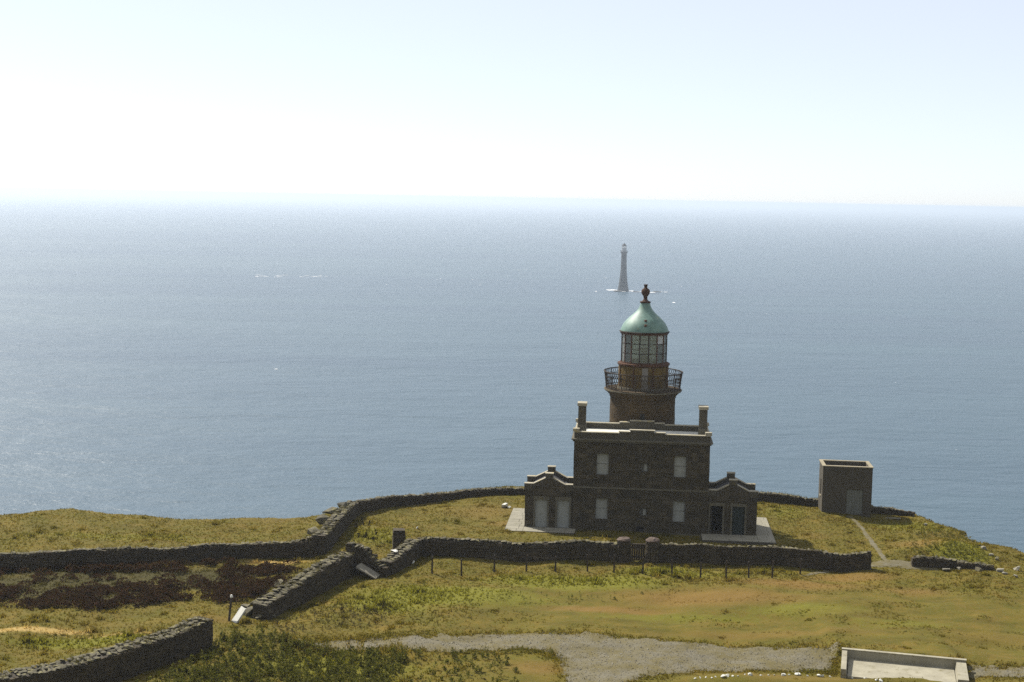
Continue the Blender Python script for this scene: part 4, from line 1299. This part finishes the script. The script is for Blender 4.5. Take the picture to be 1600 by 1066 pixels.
# surf and whitecaps: thin broken sheets of foam lying on the water
def foam():
    vs, fs = [], []
    def patch(x, y, rx, ry):
        n = 14; c = len(vs)
        vs.append((x, y, SEA_Z + .16))
        for i in range(n):
            a = 2 * math.pi * i / n; k = random.uniform(.45, 1.1)
            vs.append((x + rx * k * math.cos(a), y + ry * k * math.sin(a), SEA_Z + .10))
        for i in range(n): fs.append((c, c + 1 + i, c + 1 + (i + 1) % n))
    def px_patch(px, py, rx, ry):
        x, y = at_sea(px, py)
        D = y; patch(x, y, rx * D / FPX, ry * D * D / ((CAM_Z - SEA_Z) * FPX))
    for a in [(958, 453.6, 9, .9), (950, 453.2, 5, .5), (972, 455.8, 8, .5), (987, 455.2, 6, .8), (994, 456.4, 5, .6), (1003, 455.6, 5, .5), (1017, 457.0, 8, .6), (1030, 456, 7, .4), (1040, 456.6, 4, .4), (931, 455.6, 2, .6),
              (1053, 473, 3, .7), (432, 577, 3, .5)]:
        px_patch(*a)
    for k in range(22):
        px_patch(random.uniform(400, 510), 432 + random.gauss(0, 1.2), random.uniform(1, 6), random.uniform(.1, .28))
    for k in range(16):
        px_patch(random.uniform(520, 950), 438 + random.gauss(0, 8), random.uniform(.6, 2), random.uniform(.1, .2))
    for k in range(30):
        py = 360 + 440 * random.random() ** 1.5
        px_patch(random.uniform(0, 1600), py, random.uniform(.4, 1.0), random.uniform(.12, .28))
    me = bpy.data.meshes.new('sea_foam'); me.from_pydata(vs, [], fs); me.update()
    tag(link('sea_foam', me, MAT['foam']), 'white surf and scattered whitecaps on the water', 'foam', kind='stuff')
foam()

# ------------------------------------------------------------------ vegetation
HOUSEP = [l2w(-9, -.1), l2w(9, -.1), l2w(9, 8), l2w(-9, 8)]
HUTP = [(hx - 2.1, hy - .1), (hx + 2.2, hy - .3), (hx + 2.4, hy + 2.7), (hx - 1.9, hy + 2.9)]
def keep_out(x, y):
    k = np.zeros(len(x), bool)
    for p in (ROAD, TRACK):
        sd = dist_poly(x, y, p); ins = in_poly(x, y, p)
        sd = np.where(ins, sd, -sd) + .75 * (fbm(x * 1.1 + 5, y * 1.1, 4) - .5) * 2
        k |= (sd > .05) & (RNG.random(len(x)) > .85 * np.exp(-np.clip(sd, 0, 9) / .35))
    for p in (APRON, APRON2, HOUSEP, HUTP, BAY, PATHP):
        k |= in_poly(x, y, p)
    for pts, th in WALLS:
        k |= dist_poly(x, y, pts, False) < th / 2
    return k

def scatter(n, x0, x1, y0, y1):
    return RNG.uniform(x0, x1, n), RNG.uniform(y0, y1, n)

def grass():
    x, y = scatter(150000, -45, 50, 70, 126)
    # inside the picture's wedge only, short of the brow
    inv = (np.abs(x) < y * .40) & (y < np.interp(x, EX, EY) + .6)
    x, y = x[inv], y[inv]
    mk = masks(x, y)
    dens = .35 + .65 * fbm(x * .6 + 9, y * .6) * 1.6 - .25 * mk[:, 0]
    gr = sstep(-6, 2, x) * (1 - sstep(90.5, 93.5, y))
    dens = dens * (1 - gr) + gr * .8 * sstep(.50, .66, fbm(x * .5 + 21, y * .8 + 5))
    kp = (RNG.random(len(x)) < dens) & ~keep_out(x, y)
    x, y, mk = x[kp], y[kp], mk[kp]
    hm = np.ones(len(x))
    # tussocks, and grass creeping over the road edge
    tx, ty = scatter(1500, -45, 50, 72, 122)
    ok = (np.abs(tx) < ty * .40) & (ty < np.interp(tx, EX, EY) - .5) & (fbm(tx * .3 + 50, ty * .4) > .44)
    ok &= RNG.random(len(tx)) > .88 * sstep(-8, 0, tx) * (1 - sstep(90.5, 94, ty))
    tx, ty = tx[ok], ty[ok]
    rep_ = 26
    ex = np.repeat(tx, rep_) + RNG.normal(0, .13, len(tx) * rep_); ey = np.repeat(ty, rep_) + RNG.normal(0, .13, len(tx) * rep_)
    eh = np.repeat(RNG.uniform(1.2, 2.4, len(tx)) * (1 - .4 * sstep(-8, 0, tx) * (1 - sstep(90.5, 94, ty))), rep_)
    P = np.array(ROAD + ROAD[:1]); k_ = RNG.integers(0, len(P) - 1, 9000); tt = RNG.random(9000)[:, None]
    rd = P[k_] * (1 - tt) + P[k_ + 1] * tt + RNG.normal(0, .4, (9000, 2))
    ex = np.concatenate([ex, rd[:, 0]]); ey = np.concatenate([ey, rd[:, 1]]); eh = np.concatenate([eh, RNG.uniform(.8, 1.8, 9000)])
    ok = ~keep_out(ex, ey); ex, ey, eh = ex[ok], ey[ok], eh[ok]
    x = np.concatenate([x, ex]); y = np.concatenate([y, ey]); hm = np.concatenate([hm, eh]); mk = np.concatenate([mk, masks(ex, ey)])
    z = gh(x, y)
    n = len(x)
    cl = fbm(x * .45 + 70, y * .45 + 3)
    rough = 1 - sstep(-6, 2, x) * (1 - sstep(90.5, 93.5, y))      # grazed short on the right, rank elsewhere
    h = (.035 + .06 * RNG.random(n) + .16 * np.clip(cl - .5, 0, 1) * 2 * rough) * (1 + 1.1 * mk[:, 1] * rough + .3 * mk[:, 2]) * (1 - .45 * mk[:, 0]) * hm
    nb = 4
    V, F, MK = [], [], []
    for b in range(nb):
        a = RNG.uniform(0, 6.283, n); r = RNG.uniform(.0, .10, n)
        bx = x + r * np.cos(a); by = y + r * np.sin(a)
        wdt = RNG.uniform(.018, .045, n) * (1 + .6 * mk[:, 1]); hb = h * RNG.uniform(.6, 1.3, n)
        ta = RNG.uniform(0, 6.283, n); ln = hb * RNG.uniform(.2, .7, n)
        p0 = np.stack([bx - wdt * np.sin(ta), by + wdt * np.cos(ta), z - .02], 1)
        p1 = np.stack([bx + wdt * np.sin(ta), by - wdt * np.cos(ta), z - .02], 1)
        p2 = np.stack([bx + ln * np.cos(ta), by + ln * np.sin(ta), z + hb], 1)
        base = len(V) and sum(len(q) for q in V) or 0
        V.append(np.stack([p0, p1, p2], 1).reshape(-1, 3))
        F.append(np.arange(3 * n).reshape(-1, 3) + base)
        MK.append(np.repeat(mk, 3, 0))
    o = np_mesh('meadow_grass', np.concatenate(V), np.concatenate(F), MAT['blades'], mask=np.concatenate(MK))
    tag(o, 'olive and tan rough grass covering the headland', 'grass', kind='stuff')
grass()

def leafy(name, mat, pts, hfun, nleaf, lsize, spread, label, cat, stem=True):
    V, F = [], []
    for (x, y, sc) in pts:
        z = gz(x, y)
        H_ = hfun() * sc
        lean = (random.uniform(-.18, .18) * H_, random.uniform(-.18, .18) * H_)
        if stem:
            c = len(V)
            V += [(x - .012, y, z - .05), (x + .012, y, z - .05), (x + lean[0], y + lean[1], z + H_)]; F.append((c, c + 1, c + 2, c + 2))
        for k in range(nleaf):
            t = random.uniform(.12, 1.0)
            a = random.uniform(0, 6.283)
            r = spread * (1.15 - .8 * t) * random.uniform(.3, 1)
            p = Vector((x + lean[0] * t + r * math.cos(a), y + lean[1] * t + r * math.sin(a), z + H_ * t))
            d = Vector((math.cos(a), math.sin(a), random.uniform(-.2, 1.8))).normalized()
            sd = d.cross(Vector((random.uniform(-.5, .5), random.uniform(-.5, .5), 1))).normalized()
            L = lsize * random.uniform(.6, 1.3); W_ = L * random.uniform(.14, .3)
            c = len(V)
            V += [p - d * L * .5, p + sd * W_, p + d * L * .5, p - sd * W_]
            F.append((c, c + 1, c + 2, c + 3))
    me_v = np.array([tuple(v) for v in V]); me_f = np.array(F)
    me = bpy.data.meshes.new(name); me.from_pydata([tuple(v) for v in V], [], [tuple(dict.fromkeys(f)) for f in F]); me.update()
    return tag(link(name, me, MAT[mat]), label, cat, kind='stuff')

def fill_px(poly, n, dens=None):
    P = np.array(poly, float); out = []
    tries = 0
    while len(out) < n and tries < n * 30:
        tries += 1
        px = random.uniform(P[:, 0].min(), P[:, 0].max()); py = random.uniform(P[:, 1].min(), P[:, 1].max())
        if not in_poly(np.array([px]), np.array([py]), poly)[0]: continue
        x, y = g(px, py)
        if dens and random.random() > dens(x, y, px, py): continue
        if keep_out(np.array([x]), np.array([y]))[0]: continue
        out.append((x, y, random.uniform(.7, 1.2)))
    return out
# nettle bed along the bottom
bed = fill_px([(200, 1085), (290, 1040), (335, 1012), (350, 992), (430, 990), (470, 1006), (560, 1020), (640, 1026), (600, 1085)], 1050)
bed += fill_px([(560, 1018), (700, 1020), (800, 1030), (820, 1085), (560, 1085)], 110, lambda x, y, a, b: .25 + .75 * (float(fbm(np.array([x * 1.2]), np.array([y * 1.2]))[0]) > .52))
leafy('nettle_bed', 'weeds', bed, lambda: random.uniform(.2, .55), 26, .15, .17, 'dense dark green weeds along the bottom beside the near wall', 'weeds')
# dry weeds under the thick wall
dw_ = fill_px([(420, 972), (540, 945), (620, 948), (600, 975), (430, 995)], 170)
leafy('rough_weeds', 'dockstem', dw_, lambda: random.uniform(.15, .4), 14, .10, .14, 'brownish rough weeds at the foot of the tumbling wall', 'weeds')
# verge plants at the road edge and across the green
vg = fill_px([(680, 1017), (860, 1018), (870, 1023), (690, 1022)], 45) + fill_px([(760, 930), (1010, 926), (1010, 940), (760, 940)], 40)
leafy('verge_weeds', 'weeds', vg, lambda: random.uniform(.12, .32), 14, .09, .12, 'scattered low weeds along the road verge and green', 'weeds')
# bank growth on the right
bk_ = fill_px([(1420, 835), (1460, 825), (1530, 850), (1545, 880), (1430, 878)], 260)
leafy('bank_growth', 'weeds', bk_, lambda: random.uniform(.12, .35), 14, .10, .14, 'rank green growth on the bank above the ruined wall', 'weeds')

def heather():
    pts = fill_px([(-30, 888), (300, 884), (470, 880), (455, 905), (380, 940), (330, 950), (120, 952), (-30, 948)], 430,
                  lambda x, y, a, b: 1.0 if float(fbm(np.array([x * .35 + 3]), np.array([y * .5]))[0]) > .48 else .10)
    V, F = [], []
    for (x, y, sc) in pts:
        z = gz(x, y); rad = random.uniform(.35, .8) * sc; hgt = random.uniform(.22, .5) * sc
        # woody hummock
        for k in range(int(90 * rad / .5)):
            a = random.uniform(0, 6.283); rr = math.sqrt(random.random())
            dome = math.sqrt(max(0, 1 - rr * rr)) * random.uniform(.75, 1.05)
            p = Vector((x + rad * rr * math.cos(a), y + rad * rr * math.sin(a), z + hgt * dome))
            d = Vector((math.cos(a) * rr + random.uniform(-.4, .4), math.sin(a) * rr + random.uniform(-.4, .4), random.uniform(.3, 1))).normalized()
            sd = d.cross(Vector((random.uniform(-1, 1), random.uniform(-1, 1), .3))).normalized()
            L = random.uniform(.07, .15); W_ = L * .45
            c = len(V)
            V += [tuple(p - d * L * .6 - sd * W_), tuple(p - d * L * .6 + sd * W_), tuple(p + d * L * .6)]
            F.append((c, c + 1, c + 2))
    me = bpy.data.meshes.new('heather'); me.from_pydata(V, [], F); me.update()
    tag(link('heather', me, MAT['heather']), 'dark brown heather hummocks in the left field', 'heather', kind='stuff')
heather()

# tall dry stalks in the yard
for px, py in [(560, 852), (556, 836), (567, 828), (577, 832), (572, 846), (583, 852), (588, 846), (566, 820)]:
    x, y = g(px, py)
    st_ = tag(empty('dry_stalk', (x, y, gz(x, y))), 'thin dark seeded stalk in the yard behind the scooped wall', 'plant', 'dry stalks in the yard')
    h = random.uniform(.5, .9); m = MB(); m.tube((0, 0, -.05), (.05, .02, h), .012, .008, 4); m.build('stem', MAT['dockstem'], st_)
    m = MB()
    for k in range(14):
        z = h * random.uniform(.6, 1.05); a = random.uniform(0, 6.28); r = random.uniform(.02, .10)
        m.box(r * math.cos(a) - .03, r * math.cos(a) + .03, r * math.sin(a) - .03, r * math.sin(a) + .03, z - .03, z + .03, .015)
    tag(m.build('seed_head', MAT['dockstem'], st_), kind='stuff')

def pebbles():
    V, F = [], []
    P = np.array(ROAD)
    n = 0
    while n < 3800:
        x = random.uniform(P[:, 0].min(), P[:, 0].max()); y = random.uniform(P[:, 1].min(), P[:, 1].max())
        if not in_poly(np.array([x]), np.array([y]), ROAD)[0] or in_poly(np.array([x]), np.array([y]), BAY)[0]: continue
        n += 1
        s = random.uniform(.015, .035) * (1.6 if random.random() < .06 else 1); z = gz(x, y) + .035 + s * .3
        c = len(V)
        V += [(x - s, y + s * .2, z), (x, y - s * random.uniform(.7, 1.2), z), (x + s, y, z), (x + s * .2, y + s, z), (x, y, z + s * .8), (x, y, z - s)]
        F += [(c, c + 1, c + 4), (c + 1, c + 2, c + 4), (c + 2, c + 3, c + 4), (c + 3, c, c + 4), (c + 1, c, c + 5), (c + 2, c + 1, c + 5), (c + 3, c + 2, c + 5), (c, c + 3, c + 5)]
    me = bpy.data.meshes.new('loose_gravel'); me.from_pydata(V, [], F); me.update()
    tag(link('loose_gravel', me, MAT['pebble']), 'loose grey stones scattered on the gravel road', 'gravel', kind='stuff')
pebbles()

# ------------------------------------------------------------------ sea haze
hm = bpy.data.materials.new('sea_haze'); hm.use_nodes = True
ht = hm.node_tree; ht.nodes.clear()
ho = ht.nodes.new('ShaderNodeOutputMaterial'); pv = ht.nodes.new('ShaderNodeVolumePrincipled')
pv.inputs['Color'].default_value = (.63, .71, .81, 1)
pv.inputs['Density'].default_value = 0.00018
pv.inputs['Anisotropy'].default_value = 0.3
ht.links.new(pv.outputs[0], ho.inputs['Volume'])
m = MB(); m.box(-50000, 50000, -50000, 50000, SEA_Z - 9.5, CAM_Z + 2.5)
tag(m.build('haze', hm), 'pale sea haze over the water', 'haze', kind='stuff')
